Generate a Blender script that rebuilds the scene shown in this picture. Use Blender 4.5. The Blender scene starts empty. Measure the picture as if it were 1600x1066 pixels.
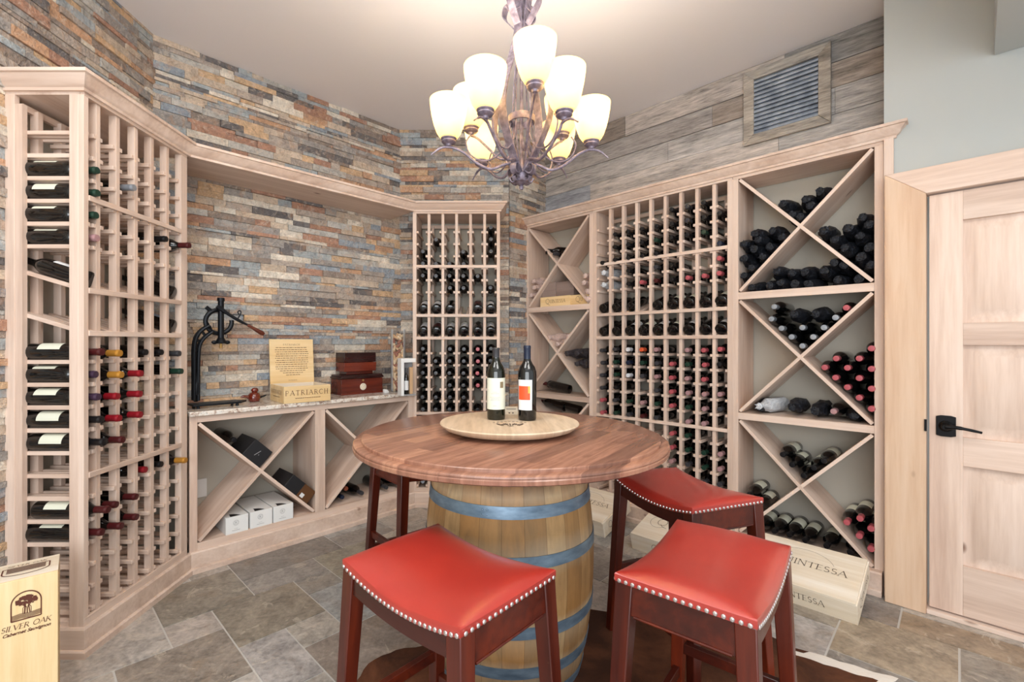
import bpy, bmesh, math, random
from mathutils import Vector, Matrix, noise
R = random.Random(7)
PI = math.pi
sc = bpy.context.scene
COL = sc.collection

# ---------------------------------------------------------------- camera, light, exposure
EYE = 1.30                                    # camera height
F, CX, CY = 730., 765., 537.                  # focal length and principal point of the 1600x1066 frame
cam_d = bpy.data.cameras.new('camera'); cam = bpy.data.objects.new('camera', cam_d); COL.objects.link(cam)
cam.location = (0, 0, EYE); cam.rotation_euler = (PI/2, 0, 0)
cam_d.sensor_width = 36; cam_d.lens = F/1600*36
cam_d.shift_x = (800-CX)/1600; cam_d.shift_y = (CY-533)/1600
cam_d.clip_start = .05
sc.camera = cam
sc.view_settings.view_transform = 'Standard'; sc.view_settings.look = 'None'
sc.view_settings.gamma = 1; sc.view_settings.use_curve_mapping = False
sc.view_settings.exposure = 0.20
wd = bpy.data.worlds.new('room_light'); sc.world = wd; wd.use_nodes = True
wd.node_tree.nodes['Background'].inputs[0].default_value = (.93, .97, 1.0, 1)
wd.node_tree.nodes['Background'].inputs[1].default_value = 1.0
def area(name, loc, target, sx, sy, power, col=(1, .97, .93)):
    l = bpy.data.lights.new(name, 'AREA'); l.shape = 'RECTANGLE'; l.size = sx; l.size_y = sy
    l.energy = power; l.color = col
    o = bpy.data.objects.new(name, l); COL.objects.link(o); o.location = loc
    o.rotation_euler = (Vector(target)-Vector(loc)).to_track_quat('-Z', 'Y').to_euler()
    return o
area('rear_fill_light', (-.3, -1.9, 1.6), (.2, 2.2, 2.2), 3.0, 1.8, 84, (.92, .965, 1))  # added fill behind the camera, aimed up to brighten the ceiling; no real window
area('overhead_fill_light', (.9, .3, 3.05), (.6, .9, 0), 1.0, 1.0, 26, (1, .98, .94))  # this and the next: added overhead fill, out of view, no fixtures
area('overhead_fill_light', (-.9, .9, 3.05), (-.7, 1.4, 0), .9, .9, 20, (1, .98, .94))

# ---------------------------------------------------------------- materials
def lin(c):
    return tuple(((v/255)/12.92 if v/255 <= .04045 else ((v/255+.055)/1.055)**2.4) for v in c)
def rgba(c): return (*lin(c), 1)
class NT:
    def __init__(s, name, rough=.5, metal=0., spec=.5):
        s.m = bpy.data.materials.new(name); s.m.use_nodes = True
        s.t = s.m.node_tree; s.n = s.t.nodes; s.b = s.n['Principled BSDF']
        s.b.inputs['Roughness'].default_value = rough; s.b.inputs['Metallic'].default_value = metal
        s.b.inputs['Specular IOR Level'].default_value = spec
    def node(s, typ, **k):
        n = s.n.new(typ)
        for a, v in k.items():
            if a in n.inputs: n.inputs[a].default_value = v
            else: setattr(n, a, v)
        return n
    def link(s, a, b): s.t.links.new(a, b)
    def coords(s, scale=(1, 1, 1), rot=(0, 0, 0), kind='Object'):
        tc = s.node('ShaderNodeTexCoord'); mp = s.node('ShaderNodeMapping')
        mp.inputs['Scale'].default_value = scale; mp.inputs['Rotation'].default_value = rot
        s.link(tc.outputs[kind], mp.inputs['Vector']); return mp.outputs['Vector']
    def noise(s, vec, scale=5., detail=4., rough=.55, dist=0.):
        n = s.node('ShaderNodeTexNoise'); n.inputs['Scale'].default_value = scale
        n.inputs['Detail'].default_value = detail; n.inputs['Roughness'].default_value = rough
        n.inputs['Distortion'].default_value = dist
        s.link(vec, n.inputs['Vector']); return n.outputs['Fac']
    def ramp(s, fac, stops):
        r = s.node('ShaderNodeValToRGB'); e = r.color_ramp.elements
        while len(e) > 1: e.remove(e[0])
        e[0].position = stops[0][0]; e[0].color = rgba(stops[0][1])
        for p, c in stops[1:]:
            q = e.new(p); q.color = rgba(c)
        s.link(fac, r.inputs['Fac']); return r.outputs['Color']
    def mix(s, fac, a, b, mode='MIX'):
        m = s.node('ShaderNodeMix'); m.data_type = 'RGBA'; m.blend_type = mode
        for v, i in ((fac, 0), (a, 6), (b, 7)):
            if hasattr(v, 'links'): s.link(v, m.inputs[i])
            else: m.inputs[i].default_value = v
        return m.outputs[2]
    def math(s, op, a, b=0., c=None):
        m = s.node('ShaderNodeMath'); m.operation = op
        for i, v in enumerate((a, b) if c is None else (a, b, c)):
            if hasattr(v, 'links'): s.link(v, m.inputs[i])
            else: m.inputs[i].default_value = v
        return m.outputs[0]
    def bump(s, h, strength=.2, dist=.01):
        b = s.node('ShaderNodeBump'); b.inputs['Strength'].default_value = strength; b.inputs['Distance'].default_value = dist
        s.link(h, b.inputs['Height']); s.link(b.outputs['Normal'], s.b.inputs['Normal'])
    def col(s, c):
        if hasattr(c, 'links'): s.link(c, s.b.inputs['Base Color'])
        else: s.b.inputs['Base Color'].default_value = rgba(c)
        return s
M = {}
def plain(name, c, rough=.5, metal=0., spec=.5, coat=0.):
    t = NT(name, rough, metal, spec); t.col(c)
    if coat: t.b.inputs['Coat Weight'].default_value = coat
    M[name] = t.m; return t
def wood(name, cols, axis, rough=.5, knots=True, scale=1., spec=.35):
    t = NT(name, rough, 0, spec)
    s = [9*scale]*3; s['xyz'.index(axis)] = .55*scale
    v = t.coords(s)
    oi = t.node('ShaderNodeObjectInfo')
    va = t.node('ShaderNodeVectorMath'); va.operation = 'ADD'
    sc_ = t.node('ShaderNodeVectorMath'); sc_.operation = 'SCALE'; sc_.inputs['Scale'].default_value = 37.
    cb = t.node('ShaderNodeCombineXYZ')
    for i in range(3): t.link(oi.outputs['Random'], cb.inputs[i])
    t.link(cb.outputs[0], sc_.inputs[0]); t.link(v, va.inputs[0]); t.link(sc_.outputs[0], va.inputs[1])
    v = va.outputs[0]
    a = t.noise(v, 1.0, 3, .5, .6)
    g = t.noise(v, 7.0, 4, .6, .3)
    f = t.math('ADD', t.math('MULTIPLY', a, .65), t.math('MULTIPLY', g, .35))
    c = t.ramp(f, list(zip((.3, .45, .56, .72), cols)))
    ob = t.math('MULTIPLY_ADD', oi.outputs['Random'], .12, .94)
    hs = t.node('ShaderNodeHueSaturation'); t.link(c, hs.inputs['Color']); t.link(ob, hs.inputs['Value']); c = hs.outputs['Color']
    if knots:
        s2 = [4.5]*3; s2['xyz'.index(axis)] = 2.2
        vo = t.node('ShaderNodeTexVoronoi'); vo.inputs['Scale'].default_value = 1.15
        t.link(t.coords(s2), vo.inputs['Vector'])
        k = t.ramp(vo.outputs['Distance'], [(0, (255, 255, 255)), (.04, (210, 210, 210)), (.08, (0, 0, 0))])
        c = t.mix(k, c, rgba((122, 84, 62)))
    t.col(c); t.bump(g, .08, .004); M[name] = t.m
ALDER = ((194, 166, 149), (211, 186, 169), (222, 199, 183), (231, 211, 197))
for ax in 'xyz': wood('alder_'+ax, ALDER, ax)
MAPLE = ((192, 154, 124), (206, 171, 142), (216, 185, 157), (225, 198, 174))
for ax in 'xz': wood('warm_alder_'+ax, MAPLE, ax, scale=.8)
CRATE = ((214, 198, 172), (226, 212, 190), (234, 223, 205), (240, 232, 218))
for ax in 'xz': wood('crate_pine_'+ax, CRATE, ax, .6, False)
GOLD = ((214, 178, 124), (226, 194, 142), (234, 206, 158), (242, 219, 178))
wood('golden_pine_z', GOLD, 'z', .55, False)
wood('golden_pine_x', GOLD, 'x', .55, False)
CHERRY = ((46, 15, 9), (66, 21, 12), (88, 30, 15), (112, 42, 20))
for ax in 'xz': wood('cherry_'+ax, CHERRY, ax, .28, False, .6, .5)
wood('mahogany', ((60, 20, 14), (84, 30, 20), (104, 40, 26), (122, 52, 34)), 'x', .25, False, 1, .5)
wood('dark_mahogany', ((32, 12, 12), (44, 16, 15), (56, 22, 20), (66, 28, 24)), 'x', .22, False, 1, .5)
wood('grey_wood', ((116, 98, 92), (128, 110, 103), (140, 122, 114), (150, 132, 124)), 'x', .6, False)
wood('handle_wood', ((70, 30, 18), (92, 42, 26), (110, 56, 36), (130, 70, 46)), 'x', .3, False)
plain('grey_paint', (186, 180, 168), .85, 0, .2)
plain('sage_paint', (186, 189, 186), .85, 0, .2)
t = plain('ceiling_paint', (240, 237, 238), .9, 0, .15)
plain('black_glass', (9, 9, 10), .06, 0, .6, .3)
plain('green_glass', (20, 22, 12), .06, 0, .6, .3)
plain('iron_black', (24, 27, 32), .42, .6, .5)
plain('bronze_black', (22, 22, 24), .3, .7)
plain('white_card', (232, 232, 230), .6)
plain('black_card', (34, 34, 37), .45)
plain('print_grey', (150, 150, 152), .6)
plain('print_dark', (66, 48, 36), .7)
plain('print_brown', (92, 44, 28), .7)
plain('copper_card', (96, 62, 36), .45)
plain('paper_cream', (222, 224, 206), .65)
plain('paper_white', (226, 226, 226), .65)
plain('paper_blue', (150, 170, 190), .5)
plain('print_orange', (226, 84, 38), .5)
plain('print_yellow', (224, 176, 70), .5)
plain('stamp_brown', (132, 116, 88), .6)
plain('nail_steel', (214, 208, 206), .22, .85)
plain('plastic_white', (226, 226, 224), .4)
plain('ceramic_red', (104, 34, 20), .12, 0, .6, .5)
plain('cork', (196, 160, 122), .8)
plain('cork_wine', (146, 92, 72), .8)
plain('cork_pale', (216, 190, 156), .8)
plain('dial_white', (226, 216, 196), .35)
plain('brass', (190, 150, 90), .3, .8)
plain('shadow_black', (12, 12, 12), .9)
CAPS = dict(black=(20, 20, 23), charcoal=(58, 58, 62), green=(26, 56, 44), pink=(176, 84, 92), rose=(168, 130, 132), red=(134, 20, 32), maroon=(72, 22, 24),
            gold=(196, 140, 58), silver=(150, 156, 164), white=(214, 218, 224), orange=(214, 92, 56), purple=(64, 46, 66), copper=(150, 84, 62), navy=(26, 36, 58))
for k, c in CAPS.items(): plain('cap_'+k, c, .32, .35 if k in ('gold', 'silver', 'copper') else .05)
t = NT('black_tissue', .5, 0, .45); v = t.coords((1, 1, 1)); h = t.noise(v, 34, 5, .65, .5)
t.col(t.ramp(h, [(.3, (10, 12, 17)), (.52, (22, 25, 33)), (.68, (62, 68, 80))])); t.bump(h, .9, .02); M['black_tissue'] = t.m
for nm, lo, hi in (('white_tissue', (188, 192, 198), (232, 236, 240)), ('pink_tissue', (196, 166, 156), (228, 204, 194)), ('grey_plastic', (40, 36, 40), (74, 68, 72))):
    t = NT(nm, .55 if nm != 'grey_plastic' else .3, 0, .45); v = t.coords((1, 1, 1)); h = t.noise(v, 30, 5, .65, .5)
    t.col(t.ramp(h, [(.35, lo), (.65, hi)])); t.bump(h, .9, .02); M[nm] = t.m
# red leather
t = NT('red_leather', .34, 0, .9); t.b.inputs['Coat Weight'].default_value = .6; t.b.inputs['Coat Roughness'].default_value = .24; v = t.coords(); h = t.noise(v, 260, 3, .5)
t.col(t.ramp(t.noise(v, 5, 3), [(.3, (160, 38, 30)), (.7, (172, 45, 34))])); t.bump(h, .06, .001); M['red_leather'] = t.m
# stone with one tint per piece
def tinted(name, rough, amp, sc1, sc2, bump, bd, spec=.35):
    t = NT(name, rough, 0, spec); at = t.node('ShaderNodeAttribute'); at.attribute_name = 'tint'
    v = t.coords()
    a = t.noise(v, sc1, 5, .62, .8); b = t.noise(v, sc2, 4, .6)
    f = t.math('MULTIPLY_ADD', t.math('ADD', t.math('MULTIPLY', a, .6), t.math('MULTIPLY', b, .4)), amp, 1-amp*.5)
    hs = t.node('ShaderNodeHueSaturation'); t.link(at.outputs['Color'], hs.inputs['Color']); t.link(f, hs.inputs['Value'])
    t.bump(t.math('ADD', a, t.math('MULTIPLY', b, .6)), bump, bd); M[name] = t.m
    return t, hs.outputs['Color'], a, v
t, c, a, v = tinted('ledger_stone', .8, 2.1, 20, 85, .9, .014)
w = t.noise(v, 9, 4, .6, 1.4)
c = t.mix(t.ramp(w, [(.52, (0, 0, 0)), (.66, (150, 150, 150))]), c, rgba((196, 150, 112)), 'MIX')
w = t.noise(v, 13, 5, .65, 2.2)
c = t.mix(t.ramp(w, [(.54, (0, 0, 0)), (.64, (170, 170, 170))]), c, rgba((214, 200, 184)), 'MIX')
w = t.noise(v, 17, 5, .65, 1.8)
c = t.mix(t.ramp(w, [(.56, (0, 0, 0)), (.66, (150, 150, 150))]), c, rgba((116, 110, 106)), 'MIX')
t.col(c)
t, c, a, v = tinted('slate_tile', .38, 2.9, 9, 50, .6, .008, .55)
w = t.noise(v, 2.6, 4, .6, 1.6)
c = t.mix(t.ramp(w, [(.52, (0, 0, 0)), (.64, (120, 120, 120))]), c, rgba((158, 128, 94)), 'MIX')
w2 = t.noise(v, 3.4, 5, .7, 2.4)
c = t.mix(t.ramp(w2, [(.60, (0, 0, 0)), (.645, (190, 190, 190)), (.69, (30, 30, 30))]), c, rgba((204, 192, 176)), 'MIX')
t.col(c)
plain('grout', (200, 196, 190), .9)
plain('stone_joint', (74, 70, 66), .95)
# weathered planks, grain along x
t = NT('barn_wood', .85, 0, .2); at = t.node('ShaderNodeAttribute'); at.attribute_name = 'tint'
v = t.coords((.9, 9, 9)); a = t.noise(v, 2.2, 6, .68, .9); b = t.noise(v, 14, 5, .65, .2)
f = t.math('MULTIPLY_ADD', t.math('ADD', t.math('MULTIPLY', a, .55), t.math('MULTIPLY', b, .45)), 3.2, -.72)
hs = t.node('ShaderNodeHueSaturation'); t.link(at.outputs['Color'], hs.inputs['Color']); t.link(f, hs.inputs['Value'])
t.col(hs.outputs['Color']); t.bump(b, .7, .008); M['barn_wood'] = t.m
t = NT('galvanised', .5, .25); v = t.coords((1, 1, 1)); a = t.noise(v, 14, 4)
t.col(t.ramp(a, [(.3, (122, 132, 146)), (.7, (176, 184, 196))])); M['galvanised'] = t.m
t = NT('hoop_steel', .45, .55); v = t.coords((1, 1, 3)); a = t.noise(v, 12, 5)
t.col(t.ramp(a, [(.3, (98, 120, 140)), (.7, (142, 166, 186))])); M['hoop_steel'] = t.m
# barrel oak, table top, lazy susan
t, c, a, v = tinted('barrel_oak', .6, 1.3, 3, 24, .25, .004, .3)
v2 = t.coords((14, 14, 1.6)); g = t.noise(v2, 2.2, 5, .6, .6)
c = t.mix(.75, c, t.ramp(g, [(.25, (120, 100, 80)), (.6, (255, 250, 240))]), 'MULTIPLY')
tc = t.node('ShaderNodeTexCoord'); sp = t.node('ShaderNodeSeparateXYZ'); t.link(tc.outputs['Object'], sp.inputs[0])
zz = t.math('ADD', sp.outputs['Z'], t.math('MULTIPLY', t.noise(t.coords((5, 5, 5)), 1.5, 4), .05))
wear = t.ramp(zz, [(.04, (90, 76, 60)), (.17, (196, 184, 160)), (.21, (150, 120, 84)), (.33, (206, 192, 164)), (.36, (170, 126, 76)), (.50, (170, 132, 90)), (.585, (214, 202, 176)), (.64, (180, 150, 108)), (.72, (176, 140, 96)), (.775, (214, 196, 166)), (.82, (110, 90, 70)), (.90, (84, 68, 56))])
c = t.mix(.42, c, wear)
ang = t.math('ARCTAN2', sp.outputs['Y'], sp.outputs['X']); fr = t.math('FRACT', t.math('MULTIPLY', ang, 26/(2*PI)))
c = t.mix(t.ramp(fr, [(.0, (200, 200, 200)), (.018, (0, 0, 0)), (.982, (0, 0, 0)), (1., (200, 200, 200))]), c, rgba((58, 42, 30))); t.col(c)
t = NT('walnut_top', .27, 0, .7)
tc = t.node('ShaderNodeTexCoord'); mp = t.node('ShaderNodeMapping'); mp.inputs['Rotation'].default_value = (0, 0, -math.radians(54))
t.link(tc.outputs['Object'], mp.inputs['Vector']); sp = t.node('ShaderNodeSeparateXYZ'); t.link(mp.outputs['Vector'], sp.inputs[0])
row = t.math('FLOOR', t.math('MULTIPLY', sp.outputs['Y'], 1/.072))
wn1 = t.node('ShaderNodeTexWhiteNoise'); wn1.noise_dimensions = '1D'; t.link(row, wn1.inputs['W'])
seg = t.math('FLOOR', t.math('ADD', t.math('MULTIPLY', sp.outputs['X'], 1/.62), t.math('MULTIPLY', wn1.outputs['Value'], 3.)))
wn = t.node('ShaderNodeTexWhiteNoise'); wn.noise_dimensions = '2D'
cb = t.node('ShaderNodeCombineXYZ'); t.link(row, cb.inputs[0]); t.link(seg, cb.inputs[1]); t.link(cb.outputs[0], wn.inputs['Vector'])
m2 = t.node('ShaderNodeMapping'); m2.inputs['Scale'].default_value = (1.2, 12, 1); t.link(mp.outputs['Vector'], m2.inputs['Vector'])
g = t.noise(m2.outputs['Vector'], 4, 5, .6, .7)
c = t.ramp(wn.outputs['Value'], [(0, (130, 92, 76)), (.35, (156, 110, 90)), (.7, (170, 123, 101)), (1, (190, 140, 112))])
c = t.mix(.7, c, t.ramp(g, [(.25, (150, 130, 120)), (.65, (255, 255, 255))]), 'MULTIPLY'); t.col(c); M['walnut_top'] = t.m
t = NT('oak_head', .5, 0, .35); v = t.coords((1, 1, 1)); tc = t.node('ShaderNodeTexCoord'); sp = t.node('ShaderNodeSeparateXYZ'); t.link(tc.outputs['Object'], sp.inputs[0])
row = t.math('FLOOR', t.math('MULTIPLY', sp.outputs['X'], 1/.075)); wn1 = t.node('ShaderNodeTexWhiteNoise'); wn1.noise_dimensions = '1D'; t.link(row, wn1.inputs['W'])
c = t.ramp(wn1.outputs['Value'], [(0, (208, 184, 156)), (1, (222, 202, 176))])
g = t.noise(t.coords((16, 2, 1)), 3, 4); c = t.mix(.5, c, t.ramp(g, [(.3, (205, 195, 180)), (.6, (255, 255, 255))]), 'MULTIPLY'); t.col(c); M['oak_head'] = t.m
# granite
t = NT('granite', .16, 0, .5); v = t.coords(); a = t.noise(v, 26, 6, .7, .8); b = t.noise(v, 70, 4, .6)
c = t.ramp(a, [(.3, (70, 56, 52)), (.4, (176, 152, 136)), (.5, (222, 212, 200)), (.62, (232, 228, 220)), (.72, (150, 122, 104))])
c = t.mix(t.ramp(b, [(.36, (200, 200, 200)), (.4, (0, 0, 0))]), c, rgba((60, 50, 50))); t.col(c); M['granite'] = t.m
# cowhide
t = NT('cowhide', .8, 0, .2); v = t.coords(); a = t.noise(v, 3.5, 5, .6, .6); b = t.noise(v, 60, 4)
c = t.ramp(a, [(.35, (62, 36, 24)), (.55, (96, 58, 38)), (.7, (116, 72, 48))])
at = t.node('ShaderNodeAttribute'); at.attribute_name = 'tint'
c = t.mix(at.outputs['Fac'], c, rgba((226, 218, 208))); t.col(c); t.bump(b, .5, .004); M['cowhide'] = t.m
t = NT('pewter_iron', .5, .55); v = t.coords(); a = t.noise(v, 40, 5, .6)
t.col(t.ramp(a, [(.35, (106, 96, 110)), (.6, (148, 138, 152)), (.75, (182, 172, 180))])); t.bump(a, .3, .002); M['pewter_iron'] = t.m
# glass lamp shade: glowing frosted glass
t = NT('amber_shade', .35, 0, .4); t.col((246, 226, 176))
t.b.inputs['Emission Color'].default_value = rgba((255, 228, 168)); t.b.inputs['Emission Strength'].default_value = .36
tr = t.node('ShaderNodeBsdfTranslucent'); tr.inputs['Color'].default_value = rgba((255, 242, 204))
mx = t.node('ShaderNodeMixShader'); mx.inputs[0].default_value = .6
t.link(t.b.outputs[0], mx.inputs[1]); t.link(tr.outputs[0], mx.inputs[2]); t.link(mx.outputs[0], t.n['Material Output'].inputs['Surface']); M['amber_shade'] = t.m
t = NT('vase_glass', .03, 0, .5); t.col((225, 232, 236))
tp = t.node('ShaderNodeBsdfTransparent'); lw = t.node('ShaderNodeFresnel'); lw.inputs['IOR'].default_value = 1.35
mx = t.node('ShaderNodeMixShader'); t.link(t.math('MULTIPLY', lw.outputs[0], .55), mx.inputs[0]); t.link(tp.outputs[0], mx.inputs[1]); t.link(t.b.outputs[0], mx.inputs[2])
t.link(mx.outputs[0], t.n['Material Output'].inputs['Surface']); M['vase_glass'] = t.m
t = NT('bulb_glow'); t.b.inputs['Emission Color'].default_value = rgba((255, 226, 170)); t.b.inputs['Emission Strength'].default_value = 5; M['bulb_glow'] = t.m

# ---------------------------------------------------------------- mesh helpers
class MB:
    """collects faces; build() links them as ONE mesh object"""
    def __init__(s): s.v = []; s.f = []; s.mi = []; s.c = []; s.sm = []
    def face(s, ids, mi=0, col=(1, 1, 1), sm=False):
        s.f.append(tuple(ids)); s.mi.append(mi); s.c.append(col); s.sm.append(sm)
    def box(s, x0, x1, y0, y1, z0, z1, mi=0, col=(1, 1, 1), mat=None, jit=0):
        n = len(s.v); P = []
        for x in (x0, x1):
            for y in (y0, y1):
                for z in (z0, z1):
                    p = Vector((x+R.uniform(-jit, jit), y, z+R.uniform(-jit, jit)))
                    P.append(mat @ p if mat else p)
        s.v += P
        for q in ((0, 1, 3, 2), (4, 6, 7, 5), (0, 4, 5, 1), (2, 3, 7, 6), (0, 2, 6, 4), (1, 5, 7, 3)):
            s.face([n+i for i in q], mi, col)
        return s
    def prism(s, poly, axis, a, b, mi=0, col=(1, 1, 1), mat=None):
        """poly: 2-D outline (the two other axes in xyz order), extruded along axis from a to b"""
        n = len(s.v); k = len(poly)
        for d in (a, b):
            for u, w in poly:
                p = Vector({'x': (d, u, w), 'y': (u, d, w), 'z': (u, w, d)}[axis])
                s.v.append(mat @ p if mat else p)
        s.face(list(range(n, n+k)), mi, col); s.face(list(range(n+2*k-1, n+k-1, -1)), mi, col)
        for i in range(k): s.face((n+i, n+k+i, n+k+(i+1) % k, n+(i+1) % k), mi, col)
        return s
    def lathe(s, prof, seg=20, mi=0, mat=None, col=(1, 1, 1), cap=True, a0=0, a1=2*PI, jit=0, cols=None, mis=None, off=(0, 0)):
        full = abs(a1-a0-2*PI) < 1e-6; n = len(s.v); m = seg if full else seg+1
        for r, z in prof:
            for i in range(m):
                a = a0+(a1-a0)*i/seg; rr = max(r, 1e-5)*(1+R.uniform(-jit, jit))
                p = Vector((rr*math.cos(a)+off[0], rr*math.sin(a)+off[1], z+R.uniform(-jit, jit)*.03)); s.v.append(mat @ p if mat else p)
        for j in range(len(prof)-1):
            for i in range(seg):
                i2 = (i+1) % m
                c = cols[i % len(cols)] if cols else col
                s.face((n+j*m+i, n+j*m+i2, n+(j+1)*m+i2, n+(j+1)*m+i), mis[j] if mis else mi, c, True)
        if cap and full:
            s.face([n+i for i in range(seg)][::-1], mis[0] if mis else mi, cols[0] if cols else col)
            s.face([n+(len(prof)-1)*m+i for i in range(seg)], mis[-1] if mis else mi, cols[0] if cols else col)
        return s
    def tube(s, pts, rad, seg=8, mi=0, smooth=3, mat=None, flat=None, col=(1, 1, 1), closed=False):
        """round tube (or a flat strap when flat=(half width, half thickness)) along points"""
        P = [Vector(p) for p in pts]
        if smooth and len(P) > 2:
            Q = []
            for i in range(len(P)-1):
                a, b, c, d = P[max(i-1, 0)], P[i], P[i+1], P[min(i+2, len(P)-1)]
                for k in range(smooth):
                    u = k/smooth; Q.append(.5*((2*b)+(c-a)*u+(2*a-5*b+4*c-d)*u*u+(3*b-a-3*c+d)*u**3))
            Q.append(P[-1]); P = Q
        n0 = len(s.v); up = None; m = 4 if flat else seg
        for i, p in enumerate(P):
            tn = (P[min(i+1, len(P)-1)]-P[max(i-1, 0)]).normalized()
            if up is None:
                up = Vector(flat[2]) if flat and len(flat) > 2 else (Vector((0, 0, 1)) if abs(tn.z) < .9 else Vector((1, 0, 0)))
            up = (up-tn*up.dot(tn)).normalized(); sd = tn.cross(up)
            r = rad[min(int(i/(len(P)-1)*(len(rad)-1)+.5), len(rad)-1)] if isinstance(rad, (list, tuple)) else rad
            for k in range(m):
                if flat:
                    a, b = ((1, 1), (-1, 1), (-1, -1), (1, -1))[k]; q = p+sd*flat[0]*a+up*flat[1]*b
                else:
                    a = 2*PI*k/m; q = p+(sd*math.cos(a)+up*math.sin(a))*r
                s.v.append(mat @ q if mat else q)
        for i in range(len(P)-1):
            for k in range(m):
                s.face((n0+i*m+k, n0+i*m+(k+1) % m, n0+(i+1)*m+(k+1) % m, n0+(i+1)*m+k), mi, col, not flat)
        s.face([n0+k for k in range(m)][::-1], mi, col); s.face([n0+(len(P)-1)*m+k for k in range(m)], mi, col)
        return s
    def ball(s, c, r, mi=0, seg=10, mat=None, col=(1, 1, 1)):
        rx, ry, rz = r if isinstance(r, tuple) else (r, r, r)
        mm = Matrix.Translation(c) @ Matrix.Diagonal((rx, ry, rz, 1))
        if mat: mm = mat @ mm
        k = seg//2+1
        return s.lathe([(math.sin(PI*i/k), -math.cos(PI*i/k)) for i in range(k+1)], seg, mi, mm, col, cap=False)
    def mesh(s, name, mats):
        me = bpy.data.meshes.new(name); me.from_pydata([tuple(v) for v in s.v], [], s.f)
        for m in (mats if isinstance(mats, (list, tuple)) else [mats]): me.materials.append(M[m])
        me.polygons.foreach_set('material_index', s.mi); me.polygons.foreach_set('use_smooth', s.sm)
        if any(c != (1, 1, 1) for c in s.c):
            ca = me.color_attributes.new('tint', 'FLOAT_COLOR', 'CORNER'); data = []
            for p in me.polygons:
                c = s.c[p.index]
                data += [c[0], c[1], c[2], 1]*p.loop_total
            ca.data.foreach_set('color', data)
        bm = bmesh.new(); bm.from_mesh(me); bmesh.ops.recalc_face_normals(bm, faces=bm.faces); bm.to_mesh(me); bm.free()
        me.update(); me.set_sharp_from_angle(angle=.62); return me
    def build(s, name, mats, parent=None, bevel=0, loc=None, rotz=0, kind=None, label=None, segs=2):
        o = bpy.data.objects.new(name, s.mesh(name, mats)); COL.objects.link(o)
        if parent: o.parent = parent
        if loc is not None: o.location = loc
        o.rotation_euler[2] = rotz
        if bevel:
            b = o.modifiers.new('soft_edge', 'BEVEL'); b.width = bevel; b.segments = segs; b.limit_method = 'ANGLE'; b.angle_limit = .6
        if kind: o['kind'] = kind
        if label: o['label'] = label
        return o
def tag(o, label, cat, group=None, kind=None):
    o['label'] = label; o['category'] = cat
    if group: o['group'] = group
    if kind: o['kind'] = kind
    return o
def thing(name, label, cat, loc=(0, 0, 0), rotz=0, group=None):
    o = bpy.data.objects.new(name, None); COL.objects.link(o); o.empty_display_size = .1
    o.location = loc; o.rotation_euler[2] = rotz
    return tag(o, label, cat, group)
def copy_tree(o, parent=None):
    c = o.copy(); COL.objects.link(c); c.parent = parent
    for ch in list(KIDS.get(o, ())): copy_tree(ch, c)
    return c
KIDS = {}
def jitter(c, d=.06): 
    k = 1+R.uniform(-d, d); return tuple(min(1, max(0, v*k)) for v in lin(c))
ORD = 'zero first second third fourth fifth sixth seventh eighth ninth tenth eleventh twelfth thirteenth fourteenth fifteenth sixteenth'.split()

# wall frames: local x along the wall (left to right seen from the room), local y into the wall, z up
class Frame:
    def __init__(s, ox, oy, ux, uy):
        L = math.hypot(ux, uy); s.u = Vector((ux/L, uy/L, 0)); s.o = Vector((ox, oy, 0)); s.n = Vector((-s.u.y, s.u.x, 0))
        s.rot = math.atan2(uy, ux); s.M = Matrix.Translation(s.o) @ Matrix.Rotation(s.rot, 4, 'Z')
    def w(s, x, y, z=0): return s.M @ Vector((x, y, z))
    def at(s, px, py, d=0.):
        """where the line of sight through a pixel of the photograph meets the plane y=d of this frame: (x, z)"""
        r = Vector(((px-CX)/F, 1, -(py-CY)/F)); o = s.o+s.n*d; k = o.dot(s.n)/r.dot(s.n); p = r*k
        return (p-s.o).dot(s.u), EYE+p.z
FA = Frame(-1.69, 1.945, 0, 1)
FB = Frame(-1.69, 2.63, 1, 1)
FC = Frame(-.6125, 3.72, 1, 0)
FE = Frame(.3285, 4.206, .6925, -.7214)
LB = 1.5415

# ================================================================ the room
CEIL = 3.15
STONES = [((156, 150, 145), 5), ((174, 161, 150), 6), ((146, 132, 122), 4), ((198, 180, 161), 6), ((196, 156, 126), 3), ((172, 132, 112), 3), ((164, 170, 172), 4),
          ((218, 208, 193), 5), ((112, 107, 106), 3), ((186, 182, 175), 4), ((152, 160, 168), 2), ((204, 172, 138), 3)]
SP = [c for c, n in STONES for _ in range(n)]
def stones(mb, x0, x1, z0, z1, y=0, rows=None, out=(.008, .026)):
    """ledger stone veneer: each piece its own box with its own tint, standing out of the backing at y"""
    z = z0
    while z < z1-.004:
        h = min(R.choice((.019, .024, .030, .036, .042, .048)), z1-z)
        if z1-z-h < .012: h = z1-z
        x = x0-R.uniform(0, .1) if x1-x0 > .3 else x0
        while x < x1-.002:
            L = R.uniform(.07, .30)
            if h < .02: L = R.uniform(.12, .3)
            a, b = max(x, x0), min(x+L, x1)
            if x1-b < .03: b = x1
            if b-a > .004:
                d = R.uniform(*out)
                mb.box(a+.0008, b-.0008, y-d, y+.004, z+.0006, z+h-.0006, 1, jitter(R.choice(SP), .1), jit=.0007)
            x = b if b == x1 else x+L
        z += h
def wall(name, frame, x0, x1, z0=0, z1=CEIL, paint='grey_paint', regions=(), th=.12):
    mb = MB(); mb.box(x0, x1, 0, th, z0, z1, 0)
    for r in regions:
        mb.box(r[0], r[1], -.003, .001, r[2], r[3], 2); stones(mb, *r)
    o = mb.build(name, [paint, 'ledger_stone', 'stone_joint'], loc=frame.o, rotz=frame.rot, kind='structure')
    return o
WA = Frame(-2.03, 0, 0, 1)
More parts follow.
